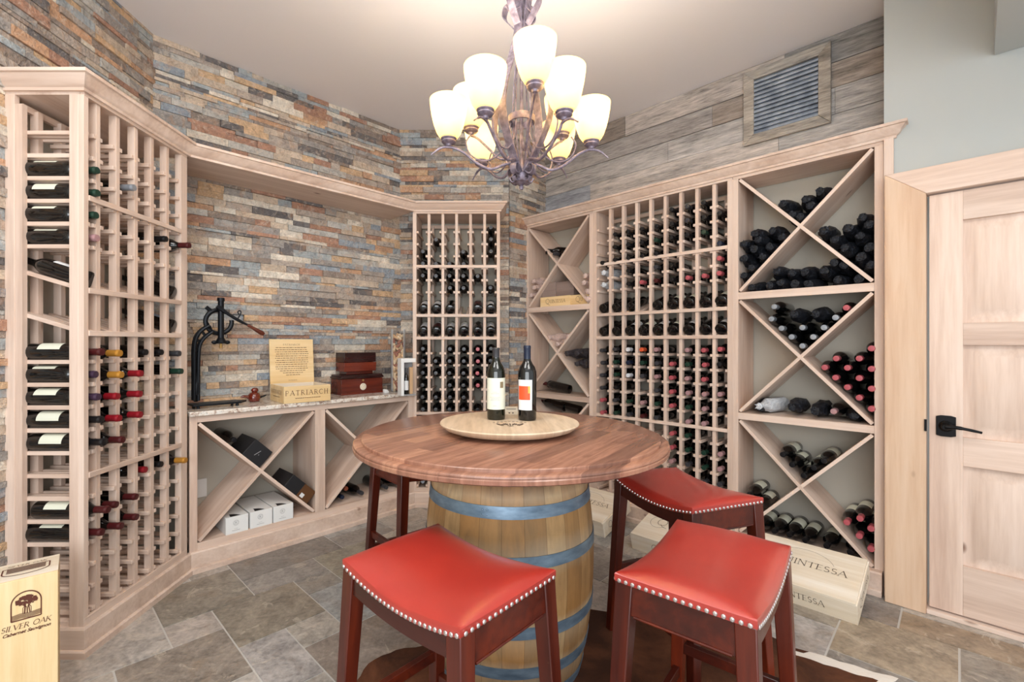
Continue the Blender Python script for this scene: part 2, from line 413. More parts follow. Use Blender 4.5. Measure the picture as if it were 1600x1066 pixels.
wall('wall_left', WA, -1.6, 2.81, regions=[(1.0, 2.81, 2.36, CEIL), (1.0, 1.95, 0, 2.36), (2.60, 2.81, .915, 2.36)])
WB = Frame(-2.03, 2.81, 1, 1); LWB = 1.25*math.sqrt(2)
wall('wall_back_left', WB, 0, LWB, regions=[(0, LWB, .915, CEIL)])
WC = Frame(-.78, 4.06, 1, 0)
wall('wall_back', WC, 0, .948, regions=[(0, .948, 2.36, CEIL), (0, .16, .915, 2.36), (.87, .948, 0, 2.36)])
WD = Frame(.168, 4.06, 1, 1)
wall('wall_back_right', WD, 0, .518, regions=[(0, .518, 0, CEIL)])
# right wall: painted, with weathered planks above the racks
mb = MB(); mb.box(-.02, 2.475, .30, .42, 0, CEIL, 0)
PL = [((170, 163, 158), 3), ((150, 147, 144), 3), ((186, 180, 175), 2), ((158, 146, 136), 3), ((196, 186, 178), 2), ((134, 128, 122), 1), ((172, 174, 180), 2)]
PP = [c for c, n in PL for _ in range(n)]
z = 2.36
for hgt in (.165, .15, .16, .15, .165):
    x = -.02-R.uniform(0, .5)
    while x < 2.475:
        L = R.uniform(.8, 1.7); a, b = max(x, -.02), min(x+L, 2.475)
        if b-a > .02: mb.box(a+.001, b-.001, .30-R.uniform(.018, .026), .30, z+.002, min(z+hgt, CEIL)-.002, 1, jitter(R.choice(PP), .08))
        x += L
    z += hgt
mb.box(-.02, 2.475, .298, .3005, 2.36, CEIL, 2)
mb.build('wall_right', ['grey_paint', 'barn_wood', 'stone_joint'], loc=FE.o, rotz=FE.rot, kind='structure', bevel=0)
# door wall: stands forward of the racks' wall
DX0 = FE.at(1450.5, 700, -.05)[0]; DW = .813; DH = 2.015
mb = MB()
mb.box(2.475, DX0-.005, .005, .42, 0, CEIL); mb.box(DX0-.005, DX0+DW+.005, .005, .42, DH+.02, CEIL); mb.box(DX0+DW+.005, 5.2, .005, .42, 0, CEIL)
mb.build('wall_door', 'sage_paint', loc=FE.o, rotz=FE.rot, kind='structure')
sx, szz = FE.at(1553.5, 87, .005)
MB().box(sx, sx+1.6, -1.1, .0, szz, CEIL).build('wall_soffit', 'sage_paint', loc=FE.o, rotz=FE.rot, kind='structure')
MB().box(-2.3, 4.6, -1.7, 4.9, CEIL, CEIL+.1).build('ceiling', 'ceiling_paint', kind='structure')
# slate floor: pieces of one, two, four and six modules
U0 = .198; A0, B0 = .453, .008
rt = 1/math.sqrt(2)
def fxy(a, b): return ((a+b)*rt, (a-b)*rt)
mb = MB()
mb.box(-2.4, 5, -1.7, 5.0, -.06, -.0035, 1)
occ = {}
TC = [(166, 158, 149), (168, 160, 151), (146, 140, 134), (182, 176, 170), (162, 160, 157), (172, 163, 152), (168, 161, 154)]
def tile(i, j, w, h, c=None):
    for a in range(i, i+w):
        for b in range(j, j+h): occ[a, b] = 1
    cx, cy = fxy(A0+U0*(i+w/2), B0-U0*(j+h/2))
    if not (-2.3 < cx < 4.6 and -1.6 < cy < 4.8): return
    g = .0040; n = len(mb.v); c = jitter(c or R.choice(TC), .07); zt = R.uniform(-.0006, .0006)
    a0, a1 = A0+U0*i+g, A0+U0*(i+w)-g; b0, b1 = B0-U0*j-g, B0-U0*(j+h)+g
    for zz in (-.006, zt):
        for a, b in ((a0, b0), (a1, b0), (a1, b1), (a0, b1)): mb.v.append(Vector((*fxy(a, b), zz)))
    for q in ((4, 5, 6, 7), (0, 1, 5, 4), (1, 2, 6, 5), (2, 3, 7, 6), (3, 0, 4, 7)): mb.face([n+k for k in q], 0, c)
for t_ in [(0, 12, 1, 1, (168, 158, 150)), (-2, 12, 2, 3), (1, 11, 2, 2, (144, 134, 120)), (0, 13, 2, 2, (140, 132, 120)), (-1, 10, 2, 2, (136, 126, 116)), (2, 10, 1, 1, (168, 160, 150)), (1, 9, 1, 2, (164, 158, 154)),
           (2, 13, 2, 1), (2, 14, 3, 2, (130, 124, 118)), (3, 12, 1, 1, (138, 134, 128)), (5, 14, 2, 1), (4, 12, 2, 2, (150, 144, 130)), (3, 10, 1, 2, (152, 152, 150)), (2, 8, 2, 2, (138, 126, 116)),
           (10, 0, 2, 2, (150, 136, 118)), (12, 1, 1, 2, (134, 126, 120)), (11, 2, 1, 2, (146, 136, 124)), (9, 2, 2, 2, (168, 162, 158)), (9, 0, 1, 2, (142, 136, 130)), (12, -1, 1, 2, (152, 134, 114)), (10, -2, 2, 2, (144, 136, 126)), (9, -2, 1, 2)]:
    tile(*t_)
for j in range(-14, 24):
    for i in range(-14, 26):
        if (i, j) in occ: continue
        o_ = [(3, 2), (2, 3), (2, 2), (2, 2), (2, 1), (1, 2)]; R.shuffle(o_)
        for w, h in o_+[(1, 1)]:
            if all((i+a, j+b) not in occ for a in range(w) for b in range(h)): tile(i, j, w, h); break
mb.build('floor', ['slate_tile', 'grout'], kind='structure', bevel=0)

# ---------------------------------------------------------------- mouldings
def sweep(name, path, prof, mat, closed_ends=True, kind='structure'):
    P = [Vector((*p, 0)) for p in path]; mb = MB(); k = len(prof)
    for i, p in enumerate(P):
        ns = []
        if i > 0: d = (P[i]-P[i-1]).normalized(); ns.append(Vector((d.y, -d.x, 0)))
        if i < len(P)-1: d = (P[i+1]-P[i]).normalized(); ns.append(Vector((d.y, -d.x, 0)))
        m = ns[0] if len(ns) == 1 else (ns[0]+ns[1])/(1+ns[0].dot(ns[1]))
        for o, z in prof: mb.v.append(p+m*o+Vector((0, 0, z)))
    for i in range(len(P)-1):
        for j in range(k):
            mb.face((i*k+j, i*k+(j+1) % k, (i+1)*k+(j+1) % k, (i+1)*k+j))
    mb.face(list(range(k))[::-1]); mb.face([(len(P)-1)*k+j for j in range(k)])
    return mb.build(name, mat, kind=kind)
CROWN = [(-.01, 2.350), (.010, 2.350), (.012, 2.362), (.024, 2.370), (.030, 2.384), (.044, 2.398), (.046, 2.404), (.055, 2.406), (.055, 2.420), (-.01, 2.420)]
PLINTH = [(-.01, 0), (.026, 0), (.026, .026), (.020, .032), (.014, .033), (.014, .112), (.008, .120), (-.01, .120)]
pc = FC.w(.6955, 0); pcw = FC.w(.6955, .34)
sweep('trim_1', [(-2.02, 1.945), (-1.69, 1.945), (-1.69, 2.63), (-.60, 3.72), (pc.x, pc.y), (pcw.x, pcw.y-.012)], CROWN, 'alder_x')
sweep('baseboard_left', [(-2.02, 1.945), (-1.69, 1.945), (-1.69, 2.63), (-.60, 3.72), (pc.x, pc.y), (pcw.x, pcw.y-.012)], PLINTH, 'alder_x')
e0, e1, e2 = FE.w(.002, 0), FE.w(2.515, 0), FE.w(2.515, .0)
sweep('trim_2', [tuple(FE.w(.0, 0).xy), tuple(FE.w(2.515, 0).xy), tuple(FE.w(2.515, .02).xy)], CROWN, 'alder_x')
sweep('baseboard_right', [tuple(FE.w(.0, 0).xy), tuple(FE.w(2.472, 0).xy)], [(o+.03 if o > 0 else o, z) for o, z in PLINTH], 'alder_x')
MB().box(2.476, 2.515, -.016, .005, 0, 2.352).build('trim_3', 'alder_z', loc=FE.o, rotz=FE.rot, kind='structure', bevel=.001)
# door casing with mitred corners
cx0, cx1 = FE.at(1382, 800, -.085)[0], DX0-.006
cw = cx1-cx0; zt = 2.022; ct = .126
mb = MB(); mb.prism([(cx0, .0), (cx1, .0), (cx1, zt), (cx0, zt+ct)], 'y', -.085, .005)
mb.build('door_casing', 'warm_alder_z', loc=FE.o, rotz=FE.rot, kind='structure', bevel=.003)
xr0, xr1 = DX0+DW+.006, DX0+DW+.006+cw
MB().prism([(cx0, zt+ct), (cx1, zt), (xr0, zt), (xr1, zt+ct)], 'y', -.085, .005).build('door_casing', 'alder_x', loc=FE.o, rotz=FE.rot, kind='structure', bevel=.003)
MB().prism([(xr0, .0), (xr1, .0), (xr1, zt+ct), (xr0, zt)], 'y', -.085, .005).build('door_casing', 'warm_alder_z', loc=FE.o, rotz=FE.rot, kind='structure', bevel=.003)
MB().box(cx1, xr0, -.075, .12, 0, .022).build('door_sill', 'alder_x', loc=FE.o, rotz=FE.rot, kind='structure', bevel=.003)
# the door: knotty alder, raised panels
door = thing('door_1', 'knotty alder door with raised panels and black lever handle', 'door', tuple(FE.w(DX0, -.05)), FE.rot); door['kind'] = 'structure'
SW = .118; zp = [(.262, .728), (.862, 1.292), (1.396, 1.878)]; cols2 = [(SW, DW/2-.045), (DW/2+.045, DW-.003-SW)]
for a, b in ((.003, SW), (DW-.003-SW, DW-.003)): MB().box(a, b, 0, .038, .03, DH).build('stile', 'alder_z', door, bevel=.0015)
for a, b in zp: MB().box(DW/2-.045, DW/2+.045, 0, .038, a, b).build('stile', 'alder_z', door, bevel=.0015)
zz = [.03]+[v for p in zp for v in p]+[DH]
for a, b in zip(zz[::2], zz[1::2]): MB().box(SW, DW-.003-SW, 0, .038, a, b).build('rail', 'alder_x', door, bevel=.0015)
for z0, z1 in zp:
    for x0, x1 in cols2:
        mb = MB(); n = 0
        rings = [(0, .022), (.012, .024), (.055, .007), (.058, .005)]
        for k, (q, y) in enumerate(rings):
            for x, z in ((x0+q, z0+q), (x1-q, z0+q), (x1-q, z1-q), (x0+q, z1-q)): mb.v.append(Vector((x, y, z)))
        for k in range(3):
            for i in range(4): mb.face((4*k+i, 4*k+(i+1) % 4, 4*k+4+(i+1) % 4, 4*k+4+i))
        mb.face((12, 13, 14, 15))
        mb.box(x0, x1, .026, .034, z0, z1)
        mb.build('door_panel', 'alder_z', door)
hx, hz = FE.at(1478, 666, -.055); hx -= DX0
mb = MB(); ring = [(hx+.034*sx_, .915+dz) for sx_, dz in ((-1, -.045), (-.5, -.05), (.5, -.05), (1, -.045), (1, .045), (.5, .05), (-.5, .05), (-1, .045))]
mb.prism([(x, z-.915+hz) for x, z in ring], 'y', -.010, 0)
mb.lathe([(.026, 0), (.026, .008), (.017, .016), (.013, .045), (.013, .052)], 16, mat=Matrix.Translation((hx, -.008, hz)) @ Matrix.Rotation(PI/2, 4, 'X'))
mb.tube([(hx, -.055, hz), (hx+.035, -.062, hz+.004), (hx+.075, -.060, hz-.001), (hx+.118, -.052, hz-.010)], [.012, .009, .007, .006], 10)
mb.build('handle', 'bronze_black', door, bevel=.002, label='black lever handle on a shield shaped plate')
MB().box(cx1-.006, cx1+.003, -.094, -.080, hz-.028, hz+.028).build('strike_plate', 'bronze_black', loc=FE.o, rotz=FE.rot)
tag(bpy.data.objects['strike_plate'], 'small black strike plate on the door casing beside the lever', 'strike plate')
# vent with weathered frame and metal louvres
vx0, vz1 = FE.at(1163, 117, .27); vx1 = FE.at(1299, 60, .27)[0]; vz0 = FE.at(1299, 192, .27)[1]; vz1 = min(vz1, CEIL-.004)
vent = thing('air_vent', 'weathered wood framed vent with rusty blue grey metal louvres under ceiling', 'vent', tuple(FE.w(0, .274)), FE.rot)
mb = MB(); w = .062; y0, y1 = -.022, .0
mb.prism([(vx0, vz0), (vx0+w, vz0+w), (vx0+w, vz1-w), (vx0, vz1)], 'y', y0, y1, 0, lin((182, 172, 160)))
mb.prism([(vx1, vz0), (vx1-w, vz0+w), (vx1-w, vz1-w), (vx1, vz1)], 'y', y0-.004, y1, 0, lin((170, 160, 148)))
mb.prism([(vx0, vz1), (vx0+w, vz1-w), (vx1-w, vz1-w), (vx1, vz1)], 'y', y0+.002, y1, 0, lin((172, 166, 158)))
mb.prism([(vx0, vz0), (vx0+w, vz0+w), (vx1-w, vz0+w), (vx1, vz0)], 'y', y0+.002, y1, 0, lin((180, 170, 158)))
mb.build('frame', 'barn_wood', vent, bevel=.002)
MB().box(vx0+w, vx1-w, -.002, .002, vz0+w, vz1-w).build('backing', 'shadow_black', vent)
n = 13; hh = (vz1-vz0-2*w)/n
for k in range(n):
    za = vz0+w+hh*k; tl = R.uniform(-.002, .002)
    mb = MB(); mb.prism([(-.003, za+.001), (-.014, za+.002), (-.018, za+hh*.35), (-.010, za+hh*.80), (-.003, za+hh*.92)], 'x', vx0+w, vx1-w)
    for i in range(5, 10): mb.v[i].z += tl
    mb.build('louvre', 'galvanised', vent)

# ================================================================ racks
SL_TOP = [2.19, 2.094, 1.998, 1.902, 1.806, 1.71]; SL_LOW = [1.222, 1.126, 1.03, .933, .837, .74, .645, .548, .452, .356, .26, .165]
LIPS = [1.52, 1.34]; SLANT = .085
def ladder_rack(frame, x0, x1, ups, depth, label, endbay=None, sideboards=(True, True), topz=2.352, stile=(.02, .02), uw=.022):
    """one latticed rack: ups = centres of the uprights between the ends"""
    t = thing('wine_rack', label, 'wine rack', tuple(frame.o), frame.rot, 'wooden wine racks along the walls')
    MB().box(x0+.002, x1-.002, -.0012, .017, 2.335, topz).build('top_rail', 'alder_x', t, bevel=.0012)
    MB().box(x0+.002, x1-.002, .018, depth, 2.338, topz+.06).build('top_board', 'alder_x', t)
    MB().box(x0+.002, x1-.002, -.0012, .017, .118, .152).build('bottom_rail', 'alder_x', t, bevel=.0012)
    MB().box(x0+.002, x1-.002, .018, depth-.004, .118, .140).build('bottom_board', 'alder_x', t)
    for z in (1.915, LIPS[0]+.004, LIPS[1]+.004, .745):
        MB().box(x0+stile[0], x1-stile[1], -.004, .008, z-.012, z+.011).build('front_rail', 'alder_x', t, bevel=.0015)
    yb = depth-.055
    MB().box(x0+stile[0], x1-stile[1], yb, yb+.018, 2.285, 2.312).build('rear_rail', 'alder_x', t)
    MB().box(x0, x0+stile[0], .0, .035 if not sideboards[0] else depth-.004, .118, 2.338).build('side_panel' if sideboards[0] else 'end_post', 'alder_z', t, bevel=.0012)
    MB().box(x1-stile[1], x1, .0, .035 if not sideboards[1] else depth-.004, .118, 2.338).build('side_panel' if sideboards[1] else 'end_post', 'alder_z', t, bevel=.0012)
    cx = list(ups)
    posts = [x0+stile[0]-uw/2]+cx+[x1-stile[1]+uw/2]
    for i, c in enumerate(posts):
        inner = 0 < i < len(posts)-1
        if inner:
            u = MB().box(c-uw/2, c+uw/2, .008, .043, .14, 2.338).build('upright', 'alder_z', t, bevel=.0012)
        par = u if inner else t
        MB().box(c-uw/2, c+uw/2, yb-.017, yb+.018, .14, 2.30).build('rear_upright', 'alder_z', par)
        for s in (-1, 1):
            if (i == 0 and s < 0) or (i == len(posts)-1 and s > 0): continue
            mb = MB(); a = c+s*uw/2; b = a+s*.016
            for zs_ in (SL_TOP, SL_LOW):
                mb = MB()
                for z in zs_: mb.box(min(a, b), max(a, b), .0085+R.uniform(-.002, .004), yb+.02, z-.009+R.uniform(-.001, .001), z+.009)
                mb.build('support_slat', 'alder_y', par, bevel=.0015, segs=1)
            b = a+s*.024; p_, q_ = min(a, b), max(a, b)
            for z in LIPS:
                MB().prism([(.009, z-.006), (.009, z+.013), (yb+.02, z+.013+SLANT), (yb+.02, z-.006+SLANT)], 'x', p_, q_).build('slanted_slat', 'alder_y', par, bevel=.0015, segs=1)
    return t
DA = .33
upA = [FA.at(px, 537, 0)[0] for px in (156.5, 187.2, 215.5, 240.6, 264.3)]
LA = FA.at(292.5, 537, 0)[0]
rackA = ladder_rack(FA, 0.0, LA, upA, DA, 'tall wine rack with open slatted end, beside the upright crate with tree emblem', sideboards=(False, False), stile=(.024, LA-FA.at(283.2, 537)[0]))
# open end of that rack: corner post, wall post
MB().box(-.001, .022, .022, .060, .118, 2.338).build('end_post', 'alder_z', rackA, bevel=.0015)
MB().box(-.001, .022, DA-.042, DA-.002, .118, 2.338).build('end_post', 'alder_z', rackA, bevel=.0015)
rackC = ladder_rack(FC, 0, .6955, [FC.at(px, 537, .008)[0] for px in (670.2, 691.9, 713.4, 735.2, 757.2)], .336, 'narrow wine rack on the back wall between stone corner and counter', stile=(.03, .026))
upE = [.856, .966, 1.0765, 1.186, 1.294, 1.405, 1.515, 1.625]
rackE = ladder_rack(FE, .7035, 1.7425, upE, .29, 'wide nine column wine rack between the two cross shelved cases', stile=(.034, .033))

def cross_case(x0, x1, sl, sr, label, depth=.29, frame=FE):
    t = thing('diamond_bin_case', label, 'wine rack', tuple(frame.o), frame.rot, 'cross shelved wine cases')
    a, b = x0+sl, x1-sr
    MB().box(x0, a, 0, .02, .118, 2.338).build('face_stile', 'alder_z', t, bevel=.0012)
    MB().box(b, x1, 0, .02, .118, 2.338).build('face_stile', 'alder_z', t, bevel=.0012)
    MB().box(x0, x1, 0, .02, 2.331, 2.352).build('top_rail', 'alder_x', t, bevel=.0012)
    MB().box(x0+.002, x1-.002, .02, depth, 2.335, 2.41).build('top_board', 'alder_x', t)
    MB().box(a-.020, a, .02, depth, .1, 2.335).build('side_panel', 'alder_z', t); MB().box(b, b+.020, .02, depth, .1, 2.335).build('side_panel', 'alder_z', t)
    for z0, z1 in ((1.575, 1.62), (.827, .868), (.06, .118)):
        MB().box(a, b, 0, .02, z0, z1).build('shelf_edge', 'alder_x', t, bevel=.0012)
        MB().box(a, b, .02, depth, z1-.02, z1).build('shelf', 'alder_x', t)
    for z0, z1 in ((1.62, 2.333), (.868, 1.575), (.118, .827)):
        for s in (0, 1):
            p, q = ((a, z0), (b, z1)) if s else ((a, z1), (b, z0))
            d = Vector((q[0]-p[0], q[1]-p[1])); L = d.length; d /= L; nn = Vector((-d.y, d.x))*.009
            k0, k1 = .012, .012
            P = [(p[0]+d.x*k0+nn.x, p[1]+d.y*k0+nn.y), (q[0]-d.x*k1+nn.x, q[1]-d.y*k1+nn.y), (q[0]-d.x*k1-nn.x, q[1]-d.y*k1-nn.y), (p[0]+d.x*k0-nn.x, p[1]+d.y*k0-nn.y)]
            # local x along the board so that the grain follows it
            o = MB().box(.012, L-.012, .001+.0005*s, depth, -.009, .009).build('diagonal_panel', 'alder_x', t, bevel=.001)
            o.location = (p[0], 0, p[1]); o.rotation_euler = (0, -math.atan2(d.y, d.x), 0)
    return t
caseL = cross_case(0, .7035, .026, .0325, 'narrow cross shelved wine case beside the stone corner holding pink tissue bundles')
caseR = cross_case(1.7425, 2.474, .0315, .037, 'cross shelved wine case beside the door, full of black wrapped bottles')

# ---------------------------------------------------------------- counter on the angled wall
DB = .364
cab = thing('base_cabinet', 'low alder wine cabinet with two cross shelved bays under granite counter', 'cabinet', tuple(FB.o), FB.rot)
bx = [FB.at(px, 700, 0)[0] for px in (308.5, 492.5, 508.2, 638.5)]
ZT, ZB = .850, .163
MB().box(0, bx[0], 0, .02, .118, .888).build('face_stile', 'alder_z', cab, bevel=.0012)
MB().box(bx[1], bx[2], 0, .02, ZB, ZT).build('face_stile', 'alder_z', cab, bevel=.0012)
MB().box(bx[3], LB, 0, .02, .118, .888).build('face_stile', 'alder_z', cab, bevel=.0012)
MB().box(bx[0], bx[3], 0, .02, ZT, .888).build('top_rail', 'alder_x', cab, bevel=.0012)
MB().box(bx[0], bx[3], 0, .02, .118, ZB).build('bottom_rail', 'alder_x', cab, bevel=.0012)
MB().box(.01, LB-.01, .02, DB, ZB-.02, ZB).build('cabinet_floor', 'alder_x', cab)
for a, b in ((bx[0]-.02, bx[0]), (bx[1], bx[1]+.018), (bx[2]-.018, bx[2]), (bx[3], bx[3]+.02)): MB().box(a, b, .02, DB, ZB, .888).build('side_panel', 'alder_z', cab)
for a, b in ((bx[0], bx[1]), (bx[2], bx[3])):
    for s in (0, 1):
        p, q = ((a, ZB), (b, ZT)) if s else ((a, ZT), (b, ZB))
        d = Vector((q[0]-p[0], q[1]-p[1])); L = d.length
        o = MB().box(.012, L-.012, .001+.0005*s, DB, -.0095, .0095).build('diagonal_panel', 'alder_x', cab, bevel=.001)
        o.location = (p[0], 0, p[1]); o.rotation_euler = (0, -math.atan2(d.y, d.x), 0)
MB().box(-.005, LB+.0, -.03, DB, .8885, .915).build('countertop', 'granite', loc=FB.o, rotz=FB.rot, bevel=.004)
tag(bpy.data.objects['countertop'], 'speckled cream and brown granite slab on the low wine cabinet', 'countertop')
MB().box(-.0, LB, .0, DB, 2.352, 2.41).build('header_shelf', 'alder_x', loc=FB.o, rotz=FB.rot)
tag(bpy.data.objects['header_shelf'], 'long alder board bridging the two racks above the counter', 'shelf')
ox, oz = FB.at(312, 764, DB-.012)
MB().box(ox-.03, ox+.042, -.006, .006, -.058, .058).build('outlet_plate', 'plastic_white', bevel=.002, loc=FB.w(0, DB+.0, oz), rotz=FB.rot)
tag(bpy.data.objects['outlet_plate'], 'white outlet plate on the grey wall inside the low cabinet', 'outlet')

# ================================================================ bottles
BORD = [(.030, 0), (.0365, .003), (.0372, .008), (.0372, .182), (.0362, .196), (.0310, .212), (.0215, .228), (.0160, .240), (.0145, .252), (.0140, .285)]
BURG = [(.031, 0), (.0385, .003), (.0392, .008), (.0392, .150), (.0375, .172), (.0310, .200), (.0220, .226), (.0160, .246), (.0145, .262), (.0140, .285)]
ME = {}
def bottle_mesh(kind, glass):
    k = 'bottle', kind, glass
    if k not in ME:
        pr = BORD if kind == 'bord' else BURG
        ME[k] = MB().lathe(pr+[(.0135, .299), (.0135, .300)], 20).mesh('bottle_glass', [glass])
    return ME[k]
def cap_mesh(c):
    k = 'cap', c
    if k not in ME:
        ME[k] = MB().lathe([(.0152, .240), (.0152, .285), (.0162, .287), (.0162, .294), (.0150, .297), (.0145, .3025), (.010, .3030)], 16).mesh('capsule', ['cap_'+c])
    return ME[k]
def label_mesh(mat, z0=.055, z1=.150, arc=2.3, r=.0376):
    k = 'label', mat, z0, z1, arc
    if k not in ME:
        mb = MB().lathe([(r, z0), (r, z1)], 16, a0=PI/2-arc/2, a1=PI/2+arc/2, cap=False)
        ME[k] = mb.mesh('label', [mat])
    return ME[k]
def obj(name, me, parent=None):
    o = bpy.data.objects.new(name, me); COL.objects.link(o)
    if parent: o.parent = parent
    return o
NB = [0]
def bottle(M4, label, cap=None, kind='bord', glass='black_glass', paper=None, back=None, group=None, scale=1.):
    """a lying or standing bottle: origin at the base, local z towards the cork, local +y the label's side"""
    t = obj('wine_bottle', bottle_mesh(kind, glass)); tag(t, label, 'bottle', group)
    if cap: obj('capsule', cap_mesh(cap), t)
    if paper: obj('label', label_mesh(paper, r=.0376 if kind == 'bord' else .0396), t)
    if back: obj('neck_band', label_mesh(back, .150, .176, 6.2 if False else 2.6, .0377), t)
    t.matrix_world = M4 @ Matrix.Scale(scale, 4)
    NB[0] += 1
    return t
def lie(frame, x, y, z, neck_out=True, roll=0., pitch=0., yaw=0.):
    """matrix of a lying bottle: base centre at local (x,y,z) of a wall frame; neck out of (or into) the rack; local y up after roll"""
    # local z -> -y (neck out) or +y ; local y -> up
    a = Matrix.Rotation(PI/2, 4, 'X') if neck_out else Matrix.Rotation(PI/2, 4, 'X') @ Matrix.Rotation(PI, 4, 'Y')
    if not neck_out: a = Matrix.Rotation(-PI/2, 4, 'X') @ Matrix.Rotation(PI, 4, 'Z')
    return frame.M @ Matrix.Translation((x, y, z)) @ Matrix.Rotation(yaw, 4, 'Z') @ Matrix.Rotation(pitch, 4, 'X') @ a @ Matrix.Rotation(roll, 4, 'Z')
def fill(frame, ups, x0, x1, rackname, group, cells, lips, base_y, out=(0, .02), dy0=0.):
    """cells: {(column, slat number from the top, 1..18): (cap, extra)}; lips: {(column, 1|2): options}"""
    ed = [x0]+list(ups)+[x1]; zz = SL_TOP+SL_LOW; nc = len(ed)-1
    for (c, r), cap in sorted(cells.items()):
        opt = {}
        if isinstance(cap, tuple): cap, opt = cap
        x = (ed[c-1]+ed[c])/2+R.uniform(-.003, .003); gap = (ed[c]-ed[c-1]-.054 if 1 < c < nc else ed[c]-ed[c-1]-.046)/2
        gap = max(.018, min(gap, .034)); rad = .0372
        z = zz[r-1]+.009+math.sqrt(rad*rad-gap*gap)+.0005
        y = base_y-(opt.pop('out') if 'out' in opt else R.uniform(*out))
        colname = {'black': 'dark', 'charcoal': 'charcoal'}.get(cap, cap) if cap else 'bare'
        rowno = r if r < 7 else r+2
        lb = f'{colname}-capped wine bottle, {rackname}, {ORD[c]} column along, {ordrow(rowno)} row down'
        bottle(lie(frame, x, y, z, True, roll=R.uniform(-.5, .5)), lb, cap, group=group, **opt)
    for (c, r), opt in sorted(lips.items()):
        x = (ed[c-1]+ed[c])/2; sl = math.atan2(SLANT, .27); opt = dict(opt)
        dy = opt.pop('dy', 0)+dy0
        z = LIPS[r-1]+.013+.0372/math.cos(sl)+.0125*math.tan(sl)-.004
        nm = opt.pop('nm', 'dark'); rl = opt.pop('roll', R.uniform(-.5, .2))
        lb = f'{nm} bottle lying base outwards on {rackname} display ledge, {ORD[c]} column along, {("upper", "lower")[r-1]} ledge'
        bottle(lie(frame, x, .022+dy, z, False, roll=rl, pitch=sl), lb, group=group, **opt)
def ordrow(r):
    return (ORD+['seventeenth', 'eighteenth', 'nineteenth', 'twentieth'])[r] if r < 21 else 'bottom'
W = dict(paper='paper_white'); CR = dict(paper='paper_cream')
# open-ended rack by the crate
capsA = {(1, 3): 'green', (1, 4): 'green', (1, 5): 'green', (1, 6): 'rose', (3, 3): 'silver', (5, 5): 'black', (6, 5): ('maroon', dict(out=.07)),
         (1, 7): ('maroon', dict(out=.035)), (2, 7): ('gold', dict(out=.045)), (6, 7): 'charcoal', (5, 7): ('black', dict(out=.0)), (4, 7): ('black', dict(out=.0)),
         (1, 8): 'purple', (2, 8): ('gold', dict(out=.05)), (3, 8): ('red', dict(out=.06)), (6, 8): ('green', dict(out=.03)),
         (1, 9): 'purple', (2, 9): ('red', dict(out=.035)), (3, 9): ('red', dict(out=.055)), (1, 10): ('black', dict(out=.03)), (2, 10): ('red', dict(out=.045)), (3, 10): ('red', dict(out=.055)),
         (1, 11): ('black', dict(out=.045)), (2, 11): ('maroon', dict(out=.06)), (4, 13): ('red', dict(out=.0)), (5, 13): ('black', dict(out=.0)), (6, 13): ('gold', dict(out=.05)),
         (2, 14): ('maroon', dict(out=.03)), (3, 14): ('maroon', dict(out=.035)), (1, 14): ('maroon', dict(out=.06)), (2, 15): ('maroon', dict(out=.05)), (3, 15): ('maroon', dict(out=.035)), (1, 15): ('maroon', dict(out=.035))}
cA = {}
for k, v in capsA.items():
    cap, o = v if isinstance(v, tuple) else (v, {})
    o = dict(o)
    if k[0] == 1: o['paper'] = 'paper_cream'
    cA[k] = (cap, o)
fill(FA, upA, .024, LA-.03, 'slatted end rack', 'bottles in the rack with the open slatted end', cA, {(1, 1): dict(paper='paper_white', roll=.5, nm='white-labelled'), (6, 1): dict(nm='dark'), (6, 2): dict(paper='paper_blue', roll=.5, nm='blue-labelled')}, .302, (.005, .025))
# narrow rack on the back wall
cC = {}
for c, rows in {1: (3, 4, 5, 7, 8, 9, 10, 11, 12), 2: (2, 4, 5, 8, 9, 11, 12), 3: (4, 5, 6, 7, 8, 9, 10, 11, 12), 4: (3, 4, 5, 6, 7, 8, 9, 10, 11, 12), 5: (5, 7, 8, 9, 10, 12), 6: (1, 2, 3, 6, 7, 8, 9)}.items():
    for r in rows: cC[c, r] = 'charcoal' if r < 7 or c < 5 else ('pink' if c == 5 and r < 11 else 'black')
for c in (1, 2, 3, 4): cC[c, 18] = 'silver'
lc = {(c, 1): dict(back='paper_white', nm='white-banded') for c in (1, 2, 3, 6)}; lc[3, 1] = dict(nm='unlabelled'); lc[5, 1] = dict(paper='cap_maroon', nm='maroon-labelled', roll=0)
for c in (1, 2, 3, 4, 6): lc[c, 2] = dict(paper='paper_white', back='paper_cream', nm='white-labelled', roll=-.2)
lc[2, 2] = dict(paper='cap_maroon', back='paper_white', nm='maroon-labelled', roll=-.2); lc[5, 2] = dict(nm='unlabelled')
for c in (1, 2, 6): lc[c, 1] = dict(paper='paper_white', nm='white-labelled', roll=-.3)
fill(FC, [FC.at(px, 537, .008)[0] for px in (670.2, 691.9, 713.4, 735.2, 757.2)], .03, .6695, 'narrow back rack', 'bottles in the narrow back rack', cC, lc, .306, (.0, .01))
